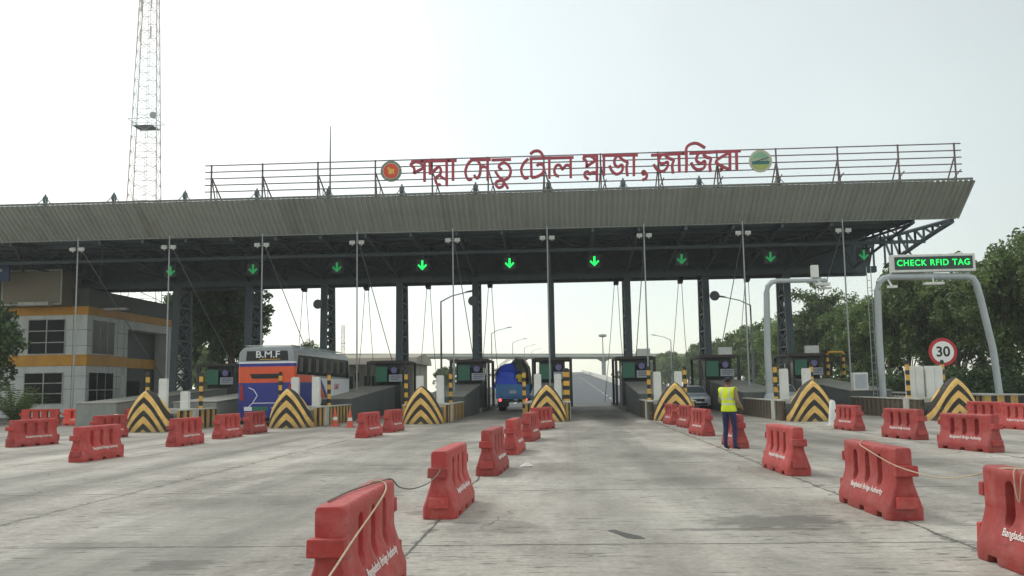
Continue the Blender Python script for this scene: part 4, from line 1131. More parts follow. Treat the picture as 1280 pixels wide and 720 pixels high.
# ------------------------------------------------------------ lattice radio tower
def tower(name, label, x, y, h, w0, w1, zwid, bands, cols, r0=.09, dish=True):
    t = thing(name, label, 'tower', (x, y, -.3))
    secs = 6; per = max(int(bands/secs), 2)
    for k in range(secs):
        b = MB()
        for q in range(per):
            za = h*(k*per+q)/(secs*per); zb = h*(k*per+q+1)/(secs*per)
            wa = w0+(w1-w0)*za/h; wb = w0+(w1-w0)*zb/h
            A_ = [Vector((wa/2*cos(a), wa/2*sin(a), za)) for a in (pi/4+.25, 3*pi/4+.25, 5*pi/4+.25, 7*pi/4+.25)]
            B_ = [Vector((wb/2*cos(a), wb/2*sin(a), zb)) for a in (pi/4+.25, 3*pi/4+.25, 5*pi/4+.25, 7*pi/4+.25)]
            for i in range(4):
                j = (i+1) % 4
                b.tube([A_[i], B_[i]], r0, 5, False); b.tube([A_[i], B_[j]], r0*.42, 4, False); b.tube([A_[j], B_[i]], r0*.42, 4, False)
                b.tube([B_[i], B_[j]], r0*.5, 4, False)
        for s in (-.15, .15): b.tube([(s, .1, h*k/secs), (s, .1, h*(k+1)/secs)], .03, 4)
        b.build('tower_section', cols[k % 2], t)
    b = MB(); zp = 44.0 if h > 50 else h*.7; wp_ = w0+(w1-w0)*zp/h
    b.span((-wp_*.3, -wp_*.3, zp), (wp_*.3, wp_*.3, zp+.06))
    for s in (-1, 1): b.beam((s*wp_*.4, -wp_*.4, zp+1), (s*wp_*.4, wp_*.4, zp+1), .06); b.beam((-wp_*.4, s*wp_*.4, zp+1), (wp_*.4, s*wp_*.4, zp+1), .06)
    b.build('platform', M['steel'], t)
    if dish:
        b = MB(); b.lathe([(.55, 0), (.5, -.2), (.2, -.4), (.1, -.6)], (1.6, -1.2, zp+1.7), 14, Euler((pi/2, 0, .3)).to_matrix()); b.build('dish_antenna', M['galv'], t)
        for dz in (14, 19):
            b = MB(); b.span((-1.0, -1.1, zp+dz), (-.75, -.95, zp+dz+2)); b.build('panel_antenna', M['white'], t); b = MB(); b.span((.6, -1.0, zp+dz+.5), (.85, -.85, zp+dz+2.5)); b.build('panel_antenna', M['white'], t)
M['twred'] = mat('faded_red', '#b39a94', .6, .15, .3); M['twwhite'] = mat('faded_white', '#b4b6b4', .6, .12, .3)
tower('radio_tower', 'tall thin lattice radio tower rising behind the left half of the canopy', -65.9, 140, 84, 8.4, 2.3, 0, 36, [M['twred'], M['twwhite']], .075)
tower('radio_tower', 'small faint lattice tower far off between two canopy columns right of the bus', -72.7, 300, 23, 2.4, 1.2, 0, 14, [M['twwhite'], M['twred']], .09, False)

# ------------------------------------------------------------ street lamps
b = MB(); b.tube([(0, 0, 0), (0, 0, 5), (0, 0, 8.6)], [.11, .085, .06], 8); lp = b.mesh('pole', M['galv'], 40)
b = MB(); b.tube([(0, 0, 8.55), (.9, 0, 9.0), (2.2, 0, 9.3)], [.05, .045, .04], 6); la = b.mesh('arm', M['galv'], 40)
b = MB(); b.loft([[(2.0, -.1, 9.24), (2.0, .1, 9.24), (2.0, .1, 9.32), (2.0, -.1, 9.32)], [(2.4, -.16, 9.28), (2.4, .16, 9.28), (2.4, .13, 9.42), (2.4, -.13, 9.42)], [(2.85, -.1, 9.36), (2.85, .1, 9.36), (2.85, .08, 9.45), (2.85, -.08, 9.45)]]); lh = b.mesh('lamp_head', M['galv'], 40)
def lamp(x, y, z, rz, label, group, s=1.0):
    t = thing('street_lamp', label, 'street lamp', (x, y, z), rz, group); t.scale = (s, s, s)
    for nm, me in (('pole', lp), ('arm', la), ('lamp_head', lh)):
        o = bpy.data.objects.new(nm, me); C.objects.link(o); o.parent = t
LL = ['nearest street lamp on the left of the highway, between two dark columns', 'second street lamp on the left of the highway, above the blue truck', 'third street lamp on the left of the highway, right above the tarpaulin']
for i in range(8):
    y = 74 + 52*i*(1 if i < 5 else 1.05)
    lamp(-9.9, y, max(0, road_z(y)-.6), 0, LL[i] if i < 3 else 'thin grey street lamp far down the highway left side', 'lamps along the highway')
for x, y, lab in ((14.5, 72, 'grey street lamp before the trees, left of the tall curved camera pole'), (14.5, 126, 'thin grey street lamp before the trees right of the open lane'), (14.5, 180, 'small far street lamp in front of the end of the tree belt')):
    lamp(x, y, -.3, pi, lab, 'lamps along the service road', .92)
t = thing('high_mast_light', 'far high mast light with a round head beyond the open lane', 'mast light', (10.5, 250, 0))
b = MB(); b.tube([(0, 0, 0), (0, 0, 15)], [.25, .12], 8); b.build('pole', M['galv'], t)
b = MB(); b.lathe([(.3, 14.6), (1.1, 14.8), (1.1, 15.3), (.2, 15.5)], (0, 0, 0), 12); b.build('lamp_ring', M['galv'], t)

# ------------------------------------------------------------ flyover far ahead
M['farconc'] = mat('flyover_concrete', '#c3c5c0', .8, .1, .05)
t = thing('flyover', 'long pale concrete flyover crossing far ahead over the highway', 'bridge', (0, 330, 0))
b = MB(); n = 24; rings = []
for i in range(n+1):
    x = -150+230*i/n; z = 12.7 - (x+20)*0.018
    rings.append([(x, -5, z-.95), (x, 5, z-.95), (x, 6, z-.4), (x, 6, z), (x, -6, z), (x, -6, z-.4)])
b.loft(rings); b.build('deck', M['farconc'], t)
b = MB()
for i in range(n):
    x0 = -150+230*i/n; x1 = -150+230*(i+1)/n
    z0 = 12.7-(x0+20)*.018; z1 = 12.7-(x1+20)*.018
    b.beam((x0, -5.9, z0+.35), (x1, -5.9, z1+.35), .2, .65)
b.build('parapet', M['cap'], t)
for x in (-140, -115, -90, -65, -40, -15, 14, 38, 60):
    z = 12.7-(x+20)*.018
    b = MB(); b.prism([(x-.7, 0-.3), (x+.7, -.3), (x+.7, z-2), (x+2.4, z-.97), (x-2.4, z-.97), (x-.7, z-2)], 'y', -1.2, 1.2); b.build('pier', M['farconc'], t)

# ------------------------------------------------------------ trees
def leaf_mat(name, c1, c2, c3):
    k = N(name)
    at = k.new('ShaderNodeAttribute', attribute_name='leaf')
    oi = k.new('ShaderNodeObjectInfo')
    r, g, bl = k.xyz(at.outputs['Vector'])
    c = k.mix(r, lin(c1), lin(c2))
    c = k.mix(k.math('MULTIPLY', g, 0.55), c, lin(c3))
    v = k.math('MULTIPLY_ADD', oi.outputs['Random'], 0.5, 0.75)
    cc = k.new('ShaderNodeCombineColor')
    for i in range(3): k.l.new(v, cc.inputs[i])
    c = k.mix(1.0, c, cc.outputs[0], 'MULTIPLY')
    k.base(c); k.rough(0.55)
    tr = k.new('ShaderNodeBsdfTranslucent'); k.l.new(c, tr.inputs['Color'])
    ms = k.new('ShaderNodeMixShader'); ms.inputs[0].default_value = 0.28
    out = k.n['Material Output']
    k.l.new(k.b.outputs[0], ms.inputs[1]); k.l.new(tr.outputs[0], ms.inputs[2]); k.l.new(ms.outputs[0], out.inputs['Surface'])
    return k.m
M['leaf'] = leaf_mat('leaf_green', '#34502a', '#748c4c', '#98a05c')
M['leafdark'] = leaf_mat('leaf_dark', '#263c22', '#577244', '#6c7d48')
M['bark'] = mat('bark', '#4a4238', .9, .3, 3, bump=.4)
def crown_mesh(seed, h, rx, base, m, nclump=60, per=150, leaf=.30, flat=.5):
    rr = random.Random(seed); vs = []; fs = []; cols = []
    cz = (h+base)/2; rz = (h-base)/2
    cl = []
    lobes = [(rr.uniform(-.45, .45)*rx, rr.uniform(-.45, .45)*rx, rr.uniform(-.35, .65)*rz, rr.uniform(.45, .68)) for _ in range(7)] + [(0, 0, .25*rz, .6)]
    for _ in range(nclump):
        lx, ly, lz, lr = rr.choice(lobes)
        d = Vector((rr.gauss(0, 1), rr.gauss(0, 1), rr.gauss(0, 1))).normalized() * (rr.random()**.35)
        p = Vector((lx+d.x*lr*rx, ly+d.y*lr*rx, cz+lz+d.z*lr*rz*.9))
        if p.z > base-.3: cl.append((p, rr.uniform(.5, 1.05), rr.random()))
    for p, R, tone in cl:
        n = int(per*R*R*1.1)+10
        for _ in range(n):
            d = Vector((rr.gauss(0, 1), rr.gauss(0, 1), rr.gauss(0, .7)))
            d = d.normalized()*R*(rr.random()**.45)
            q = p+d
            s = leaf*rr.uniform(.6, 1.3)
            nrm = (d.normalized()*.6 + Vector((rr.gauss(0, .6), rr.gauss(0, .6), .5+rr.gauss(0, .5)))).normalized()
            u = nrm.cross(Vector((rr.gauss(0, 1), rr.gauss(0, 1), rr.gauss(0, 1)))).normalized(); w = nrm.cross(u)
            k = len(vs)
            vs += [q-u*s*.55, q+w*s*.3+nrm*s*.08, q+u*s*.6-nrm*s*.1, q-w*s*.3+nrm*s*.08]
            fs.append((k, k+1, k+2, k+3))
            a = min(1, max(0, .80*tone+.28*rr.random()-.04)); g = rr.random()**3
            cols += [(a, g, 0)]*4
    me = bpy.data.meshes.new('crown'); me.from_pydata([tuple(v) for v in vs], [], fs); me.materials.append(m)
    at = me.attributes.new('leaf', 'FLOAT_VECTOR', 'POINT'); at.data.foreach_set('vector', [x for c in cols for x in c])
    me.update(); return me, cl
def trunk_mesh(seed, h, base, cl):
    rr = random.Random(seed+99); b = MB()
    top = Vector((rr.uniform(-.4, .4), rr.uniform(-.4, .4), h*.78))
    P = [Vector((0, 0, -.4)), Vector((rr.uniform(-.15, .15), rr.uniform(-.15, .15), base*.6)), Vector((top.x*.5, top.y*.5, (base+h)*.42)), top]
    P = smooth_line(P, 4); R = [.26*(1-i/len(P))+.04 for i in range(len(P))]
    b.tube(P, R, 8)
    for p, r_, _ in rr.sample(cl, min(14, len(cl))):
        s = P[min(len(P)-2, max(2, int(len(P)*rr.uniform(.3, .85))))]
        if p.z < s.z-.5: s = P[3]
        mid = s.lerp(p, .5)+Vector((0, 0, .4))
        b.tube([s, mid, p], [.10, .06, .02], 5)
    return b.mesh('trunk', M['bark'], 60)
def kind(seed, h, rx, base, m, **k):
    cm_, cl = crown_mesh(seed, h, rx, base, m, **k)
    return trunk_mesh(seed, h, base, cl), cm_
KR = [kind(s, h, rx, base, M['leaf'], nclump=105, per=120, leaf=.34) for s, h, rx, base in ((1, 11.5, 3.6, 2.0), (2, 12.4, 3.9, 2.4), (3, 10.8, 4.2, 1.8), (4, 13.0, 3.3, 2.2), (5, 11.2, 3.9, 1.6))]
KF = [kind(s, h, rx, base, M['leaf'], nclump=60, per=60, leaf=.55) for s, h, rx, base in ((11, 11.5, 3.9, 1.6), (12, 12.6, 4.2, 1.8), (13, 10.4, 4.4, 1.5))]
def tree(x, y, kd, sc, rz, label, group, z=-.35, name='broadleaf_tree', sz=1.0):
    t = thing(name, label, 'tree', (x, y, z), rz, group); t.scale = (sc, sc, sc*sz)
    for nm, me in (('trunk', kd[0]), ('crown', kd[1])):
        o = bpy.data.objects.new(nm, me); C.objects.link(o); o.parent = t
rr = random.Random(21)
y = 52.0; i = 0
special = {0: 'leafy green tree at the right edge, beyond the LED gantry leg', 1: 'tall green tree right behind the LED message board', 2: 'green tree of the right belt framed by the LED gantry',
           3: 'green tree of the right belt just left of the LED gantry'}
while y < 330:
    far = y > 125
    kd = rr.choice(KF if far else KR)
    nm = special.get(i) or ('green tree in the near stretch of the right-hand tree belt' if not far else 'distant green tree at the far end of the right-hand tree belt')
    tree(30.5 + rr.uniform(-1.5, 1.5), y, kd, rr.uniform(.84, 1.04)*({0: .90, 1: .93, 2: .93, 3: 1.0}.get(i, 1)), rr.uniform(0, 6.28), nm, 'tree belt on the right')
    y += rr.uniform(4.6, 6.2) * (1 if not far else 1.5); i += 1
y = 68.0
while y < 260:
    far = y > 110
    tree(37.5 + rr.uniform(-2, 2), y, rr.choice(KF if far else KR), rr.uniform(.82, .98), rr.uniform(0, 6.28), 'green tree of the second row behind the right-hand tree belt', 'second row of the tree belt on the right')
    y += rr.uniform(6, 8)*(1 if not far else 1.6)
# low growth under the belt: one mass nobody could count
cm_, _ = crown_mesh(77, 2.6, 3.0, -.2, M['leafdark'], nclump=40, per=110, leaf=.34)
b = MB(); V = []; F = []; Lf = []
src = [v.co.copy() for v in cm_.vertices]; sf = [list(p.vertices) for p in cm_.polygons]; sl_ = [tuple(a.vector) for a in cm_.attributes['leaf'].data]
for k in range(34):
    y = 50 + k*4.4 + rr.uniform(-1, 1); x = 27.6 + rr.uniform(-.8, 1.2); s = rr.uniform(.7, 1.15); a = rr.uniform(0, 6.28); o = len(V)
    V += [(x+s*(p.x*cos(a)-p.y*sin(a)), y+s*(p.x*sin(a)+p.y*cos(a)), -.35+s*p.z) for p in src]; F += [[i+o for i in f] for f in sf]; Lf += sl_
me = bpy.data.meshes.new('undergrowth'); me.from_pydata(V, [], F); me.materials.append(M['leafdark'])
at = me.attributes.new('leaf', 'FLOAT_VECTOR', 'POINT'); at.data.foreach_set('vector', [x for c in Lf for x in c])
o = bpy.data.objects.new('undergrowth', me); C.objects.link(o); tag(o, 'dense dark undergrowth at the foot of the right-hand trees', 'undergrowth', kind='stuff')
# left trees
KD = kind(31, 15.0, 5.6, 3.2, M['leafdark'], nclump=190, per=150, leaf=.40)
tree(-31.5, 86, KD, 1.0, .6, 'large dark tree with sky gaps behind the lattice columns left of the bus', 'dark trees behind the bus')
tree(-38.5, 92, KD, .9, 2.4, 'dark tree close behind the office, partly hidden by it', 'dark trees behind the bus')
tree(-33.6, 91, KD, .78, 4.0, 'dark tree standing behind the large dark tree left of the bus', 'dark trees behind the bus')
tree(-27.0, 96, KR[2], .62, 1.0, 'smaller green tree above the bus roof', 'dark trees behind the bus')
KS = kind(33, 7.2, 2.4, 1.2, M['leafdark'], nclump=70, per=110, leaf=.30)
tree(-33.9, 52.0, KS, 1.0, .5, 'dark tree cut by the left edge in front of the office', 'trees before the office')
rr = random.Random(5)
for i in range(16):
    x = -62 + i*3.2 + rr.uniform(-1, 1); yy = 150+rr.uniform(-8, 12)
    tree(x, yy, rr.choice(KF), (.82 - .026*i)*rr.uniform(.9, 1.08), rr.uniform(0, 6), 'hazy green tree of the far left tree line behind the bus', 'far tree line on the left')
for i in range(16):
    tree(-120 + i*6.5 + rr.uniform(-2, 2), 290+rr.uniform(-15, 30), rr.choice(KF), rr.uniform(.7, .95), rr.uniform(0, 6), 'far hazy tree on the horizon left of the highway', 'trees on the left horizon')
for i in range(14):
    tree(22 + i*6.5 + rr.uniform(-2, 2), 345+rr.uniform(-5, 30), rr.choice(KF), rr.uniform(.7, .95), rr.uniform(0, 6), 'far hazy tree on the horizon right of the highway', 'trees on the right horizon')
# leafy shrub at the left
t = thing('leafy_shrub', 'bright green arching shrub behind the orange-red barriers at left', 'shrub', (-30.6, 50.2, 0))
def arching(n, seed, h):
    rr = random.Random(seed); vs = []; fs = []; cols = []
    for i in range(n):
        a = rr.uniform(0, 6.28); L = rr.uniform(.8, 1.5)*h; tilt = rr.uniform(.2, .9)
        d = Vector((cos(a), sin(a), 0)); pts = []
        for k in range(8):
            tt = k/7; pts.append(Vector((0, 0, .1)) + d*(L*tilt*tt) + Vector((0, 0, L*(tt - .62*tilt*tt*tt))))
        for k in range(7):
            for s in (-1, 1):
                for q in range(2):
                    p = pts[k].lerp(pts[k+1], q*.5+.2); sd = d.cross(Vector((0, 0, 1)))*s
                    tip = p + (sd*.75+d*.45+Vector((0, 0, -.25+.3*rr.random()))).normalized()*rr.uniform(.22, .42)*(1.1-k/10)
                    j = len(vs); w = (pts[k+1]-pts[k]).normalized()*.035
                    vs += [p-w, p+w, tip+w*.2, tip-w*.2]; fs.append((j, j+1, j+2, j+3)); tn = rr.random(); cols += [(tn, rr.random()**2, 0)]*4
    me = bpy.data.meshes.new('fronds'); me.from_pydata([tuple(v) for v in vs], [], fs); me.materials.append(M['leaf'])
    at = me.attributes.new('leaf', 'FLOAT_VECTOR', 'POINT'); at.data.foreach_set('vector', [x for c in cols for x in c]); return me
o = bpy.data.objects.new('fronds', arching(60, 3, 1.9)); C.objects.link(o); o.parent = t
b = MB(); b.tube([(0, 0, -.1), (.03, 0, .8)], [.16, .10], 8); b.build('stem', M['bark'], t)

# walls at the right edge of the plaza
wall_run('edge_wall', [(23.2, y, 0) for y in (44, 60, 75, 92)], .75, .3, M['wallstripe'], 'black and yellow striped low wall along the right edge of the plaza')
wall_run('boundary_wall', [(24.6, y, -.3) for y in (93, 130, 180, 260)], 1.3, .25, M['cap'], 'pale low boundary wall along the foot of the right-hand trees')
t = thing('control_cabinet', 'white control cabinet on the island wall left of the LED gantry leg', 'cabinet', (14.3, 45.8, 1.14))
b = MB(); b.span((-.35, -.2, 0), (.35, .2, .85)); b.build('cabinet_body', M['white'], t, bevel=.02)
b = MB(); b.span((-.28, -.215, .08), (.28, -.202, .76)); b.build('door', M['board'], t)

# ------------------------------------------------------------ bus
M['busw'] = mat('bus_silver', '#8b9092', .35, .1, 1.0, .1, dirt=.25)
M['busblue'] = mat('bus_blue', '#1f2b86', .35, .12, 1.0, dirt=.2)
M['busorange'] = mat('bus_orange', '#d9562b', .4, .12, 1.0, dirt=.2)
M['buswhite'] = mat('bus_white', '#dfe1e4', .4, .06, 1.0)
M['busred'] = mat('bus_red_print', '#b3202c', .4, .1, 3)
M['lampred'] = mat('lamp_red', '#a31d1d', .25, .15, 4)
M['curtain'] = mat('bus_curtain', '#5a5550', .7, .3, 1.5)
bus = thing('coach', 'blue orange and silver coach seen from behind, stopped at a toll lane', 'bus', (-13.45, 41.0, 0), 0)
def rrect(w, z0, z1, r0, r1, y, n=5):
    pts = []
    for cx, cz, r, a0 in ((w-r1, z1-r1, r1, 0), (-w+r1, z1-r1, r1, pi/2), (-w+r0, z0+r0, r0, pi), (w-r0, z0+r0, r0, 3*pi/2)):
        for k in range(n+1):
            a = a0+pi/2*k/n; pts.append((cx+r*cos(a), y, cz+r*sin(a)))
    return pts
b = MB(); b.loft([rrect(1.18, .5, 3.40, .15, .30, 0), rrect(1.27, .42, 3.50, .12, .34, .07), rrect(1.30, .38, 3.54, .10, .36, .22), rrect(1.30, .38, 3.54, .10, .36, 10.4), rrect(1.27, .38, 3.40, .10, .4, 10.75), rrect(1.15, .5, 3.0, .12, .4, 11.0)])
b.build('body', M['busw'], bus, smooth=35)
def rear(name, poly, m, y=-.012, th=.03, par=bus): 
    b = MB(); b.prism(poly, 'y', y, y+th); return b.build(name, m, par)
R_ = lambda x0, z0, x1, z1: [(x0, z0), (x1, z0), (x1, z1), (x0, z1)]
rw = rear('rear_window', [(-.92, 2.93), (1.02, 2.93), (.98, 3.36), (-.88, 3.36)], M['black'], -.02)
text_obj('lettering', 'B.M.F', .42, M['buswhite'], rw, (.08, -.026, 3.19), bold=.005, sx=1.2)
b = MB(); b.span((-.30, -.026, 2.965), (.65, -.02, 2.995)); b.build('lettering', mat('gold_print', '#c9a35a', .5, .1, 3), rw)
def wrap(name, z0, z1, m, ye, off=.006):
    P = [(-1.30-off, ye), (-1.30-off, .22), (-1.272-off, .06), (-1.20, -.006-off), (1.20, -.006-off), (1.272+off, .06), (1.30+off, .22), (1.30+off, ye)]
    b = MB(); b.loft([[(x, y, z0) for x, y in P], [(x, y, z1) for x, y in P]], caps=False, closed=False); return b.build(name, m, bus, smooth=40)
wrap('white_band', 2.80, 2.88, M['buswhite'], .34)
wrap('blue_band', 2.66, 2.80, M['busblue'], .34)
wrap('orange_panel', 1.93, 2.66, M['busorange'], .34)
gr = rear('engine_grille', [(-.62, 2.12), (.62, 2.12), (.74, 2.33), (-.74, 2.33)], M['black'], -.03)
wrap('blue_panel', .62, 1.93, M['busblue'], .34)
b = MB()
for pts in ([(-.78, 1.72), (-.55, 1.62)], [(-.55, 1.62), (-.38, 1.36)], [(-.38, 1.36), (-.60, 1.02)], [(-.60, 1.02), (.85, 1.02)], [(-.60, 1.02), (-.82, .82)], [(.85, 1.02), (1.02, 1.36)], [(1.02, 1.36), (.9, 1.62)]):
    stroke(b, pts, .035, -.024, -.014)
b.build('white_trim', M['buswhite'], bus)
b = MB(); b.loft([rrect(1.22, .36, .62, .06, .06, -.06, 3), rrect(1.27, .34, .64, .06, .06, .02, 3), rrect(1.29, .34, .64, .06, .06, .2, 3)]); b.build('bumper', M['busblue'], bus, smooth=40)
np_ = rear('number_plate', R_(-.60, .68, .10, .86), mat('plate_green', '#2f6f57', .5, .1, 4), -.03)
rear('number_plate', R_(-.98, .68, -.62, .86), M['buswhite'], -.03)
for s in (-1, 1):
    rear('tail_light', [(s*1.0, 1.15), (s*1.17, 1.15), (s*1.17, 1.85), (s*1.06, 1.85)][::s], M['lampred'], -.03)
def side(name, poly, m, off=.006, par=bus):
    b = MB(); b.prism(poly, 'x', 1.30-.01, 1.30+off); return b.build(name, m, par)
sw = side('side_windows', [(.35, 2.30), (10.5, 2.22), (10.3, 3.18), (.6, 3.18)], M['glass'], .008)
for k in range(7):
    y = .75+1.4*k; b = MB(); b.prism([(y, 2.42), (y+.55, 2.42), (y+.62, 3.08), (y+.08, 3.08)], 'x', 1.306, 1.311); b.build('curtain', M['curtain'], sw)
for k in range(8):
    y = .6+1.38*k; b = MB(); b.prism([(y-.035, 2.3), (y+.035, 2.3), (y+.07, 3.17), (y, 3.17)], 'x', 1.3, 1.313); b.build('window_pillar', M['black'], sw)
side('orange_side', [(.08, 1.95), (3.2, 1.95), (2.7, 2.27), (.2, 2.28)], M['busorange'])
side('blue_side', [(.08, .55), (5.4, .55), (3.3, 1.93), (.08, 1.93)], M['busblue'], .005)
side('white_slash', [(5.05, .55), (5.35, .55), (3.15, 2.27), (2.85, 2.27)], M['buswhite'], .009)
side('orange_slash', [(5.55, .55), (6.2, .55), (3.8, 2.27), (3.35, 2.27)], M['busorange'], .007)
side('blue_slash', [(6.35, .55), (6.7, .55), (4.3, 2.27), (4.0, 2.27)], M['busblue'], .008)
side('silver_panel', [(6.9, .55), (9.2, .55), (10.6, 1.4), (10.6, 2.15), (4.6, 2.15)], M['buswhite'], .004)
text_obj('side_lettering', 'B.M.F', .42, M['busred'], bus, (1.311, 7.7, 1.72), rot=(pi/2, 0, pi/2), bold=.004)
side('front_black_panel', [(9.8, .55), (10.7, .55), (10.75, 1.3), (10.3, 1.1)], M['black'], .007)  # black panel low on the coach's side, near the front
for x0, y0_, y1_, z1_ in ((1.0, 1.0, 1.9, 3.62), (1.0, 2.6, 3.5, 3.62), (.6, 5.0, 7.0, 3.70)):
    b = MB(); b.span((-x0, y0_, 3.50), (x0, y1_, z1_)); b.build('roof_unit', M['busw'], bus, bevel=.04)
b = MB()
for s in (-1, 1): b.tube([(s*1.05, .3, 3.62), (s*1.05, 9.8, 3.62)], .025, 6)
for k in range(9): b.tube([(-1.05, .4+1.15*k, 3.62), (1.05, .4+1.15*k, 3.62)], .018, 5)
b.build('roof_rack', M['galv'], bus)
b = MB(); b.tube([(1.25, 10.9, 2.9), (1.55, 11.2, 2.8), (1.6, 11.25, 2.5)], .03, 6); b.span((1.5, 11.15, 2.0), (1.72, 11.3, 2.5)); b.build('wing_mirror', M['black'], bus)
def wheel(parent, x, y, r, w, s):
    R = Euler((0, pi/2, 0)).to_matrix()
    b = MB(); b.lathe([(r*.55, -w/2), (r*.92, -w/2), (r, -w*.35), (r, w*.35), (r*.92, w/2), (r*.55, w/2)], (x, y, r), 24, R); wh = b.build('wheel', M['tyre'], parent, smooth=40)
    b = MB(); b.lathe([(r*.54, 0), (r*.5, .02), (r*.2, -.03), (r*.16, .04), (.02, .05)], (x+s*(w/2-.02), y, r), 18, Euler((0, s*pi/2, 0)).to_matrix()); b.build('rim', M['rim'], wh, smooth=40)
for y in (2.6, 8.9):
    for s in (-1, 1): wheel(bus, s*1.14, y, .5, .3, s)
    
# ------------------------------------------------------------ blue truck with tarpaulin
M['truckblue'] = mat('truck_blue', '#3f7cb4', .5, .2, 1.5, dirt=.4)
M['tarp'] = mat('blue_tarp', '#2a4fd0', .55, .2, 1.2)
M['tarpgreen'] = mat('dark_green_tarp', '#2e3b33', .6, .2, 1.2)
M['taillamp'] = emis('tail_lamp_lit', '#ff6a62', 1.2, '#7a1010')
tk = thing('cargo_truck', 'blue cargo truck with bulging blue and dark green tarpaulins over its load', 'truck', (-3.35, 59.6, 0), 0)
b = MB(); b.span((-.42, 0, .55), (-.30, 6.4, .78)); b.span((.30, 0, .55), (.42, 6.4, .78)); b.span((-.95, .02, .60), (.95, .14, .72)); b.span((-.9, .5, .3), (-.3, .55, .6)); b.build('chassis', M['black'], tk)
b = MB(); b.span((-1.08, 0, .80), (1.08, 4.4, .92)); b.span((-1.08, .06, .93), (-1.02, 4.4, 1.75)); b.span((1.02, .06, .93), (1.08, 4.4, 1.75)); b.span((-1.02, 4.34, .93), (1.02, 4.4, 2.0))
for s in (-1, 1):
    for k in range(6): b.span((s*1.10-.02, .3+.75*k, .82), (s*1.10+.02, .42+.75*k, 1.76))
b.build('cargo_bed', M['truckblue'], tk)
b = MB(); b.span((-1.08, -.06, .93), (1.08, -.0, 1.72))
for k in (-.8, -.27, .27, .8): b.span((k-.04, -.085, .95), (k+.04, -.062, 1.70))
b.span((-1.08, -.09, 1.66), (1.08, -.062, 1.74)); tg = b.build('tailgate', M['truckblue'], tk)
b = MB(); b.span((-.3, -.075, 1.15), (.3, -.064, 1.35)); b.build('panel_print', M['board'], tg)
for s in (-1, 1):
    b = MB(); b.lathe([(.11, 0), (.10, .04), (.02, .05)], (s*.83, -.02, .86-.12), 14, Euler((pi/2, 0, 0)).to_matrix()); b.build('tail_light', M['taillamp'], tk)
def tarp(name, rings, m, seed):
    rr = random.Random(seed); b = MB(); out = []
    for y, hw, hz, xo in rings:
        pts = []
        for k in range(11):
            a = pi*k/10; e = .75
            x = (abs(cos(a))**e)*(1 if cos(a) > 0 else -1)*hw+xo; z = (sin(a)**.8)*hz
            j = .13*rr.uniform(-1, 1)
            pts.append((x+j, y+.03*rr.uniform(-1, 1), 1.62+z+j))
        out.append(pts)
    b.loft(out, caps=True, closed=True); return b.build(name, m, tk, smooth=22)
tarp('blue_tarpaulin', [(.0, .70, .55, -.42), (.15, .78, 1.0, -.42), (.9, .80, 1.45, -.40), (2.2, .80, 1.55, -.36), (3.8, .8, 1.5, -.3), (4.3, .75, 1.2, -.3)], M['tarp'], 1)
tarp('green_tarpaulin', [(.85, .50, 1.2, .42), (1.0, .60, 1.70, .36), (1.6, .70, 1.85, .30), (3.0, .7, 1.8, .3), (4.25, .66, 1.4, .3)], M['tarpgreen'], 2)
b = MB()
for y in (.5, 1.6, 2.9): b.tube(smooth_line([(-1.1, y, 1.5), (-1.12, y+.1, 2.6), (-.6, y+.1, 3.22), (.2, y, 3.53), (.9, y, 3.1), (1.1, y, 1.5)], 4), .018, 5)
b.build('lashing', M['rope'], tk)
b = MB(); b.loft([[(-1.0, 4.6, .7), (1.0, 4.6, .7), (1.0, 4.6, 2.6), (-1.0, 4.6, 2.6)], [(-1.0, 6.0, .7), (1.0, 6.0, .7), (.96, 6.0, 2.6), (-.96, 6.0, 2.6)], [(-.98, 6.5, .7), (.98, 6.5, .7), (.92, 6.25, 1.7), (-.92, 6.25, 1.7)]]); b.build('cab', M['truckblue'], tk, bevel=.05)
for y, dual in ((1.3, 1), (5.6, 0)):
    for s in (-1, 1):
        wheel(tk, s*(.78 if dual else .86), y, .42, .44 if dual else .24, s)
for s in (-1, 1):
    b = MB(); b.span((s*.8-.24, .72, .28), (s*.8+.24, .75, .78)); b.build('mudflap', M['black'], tk)

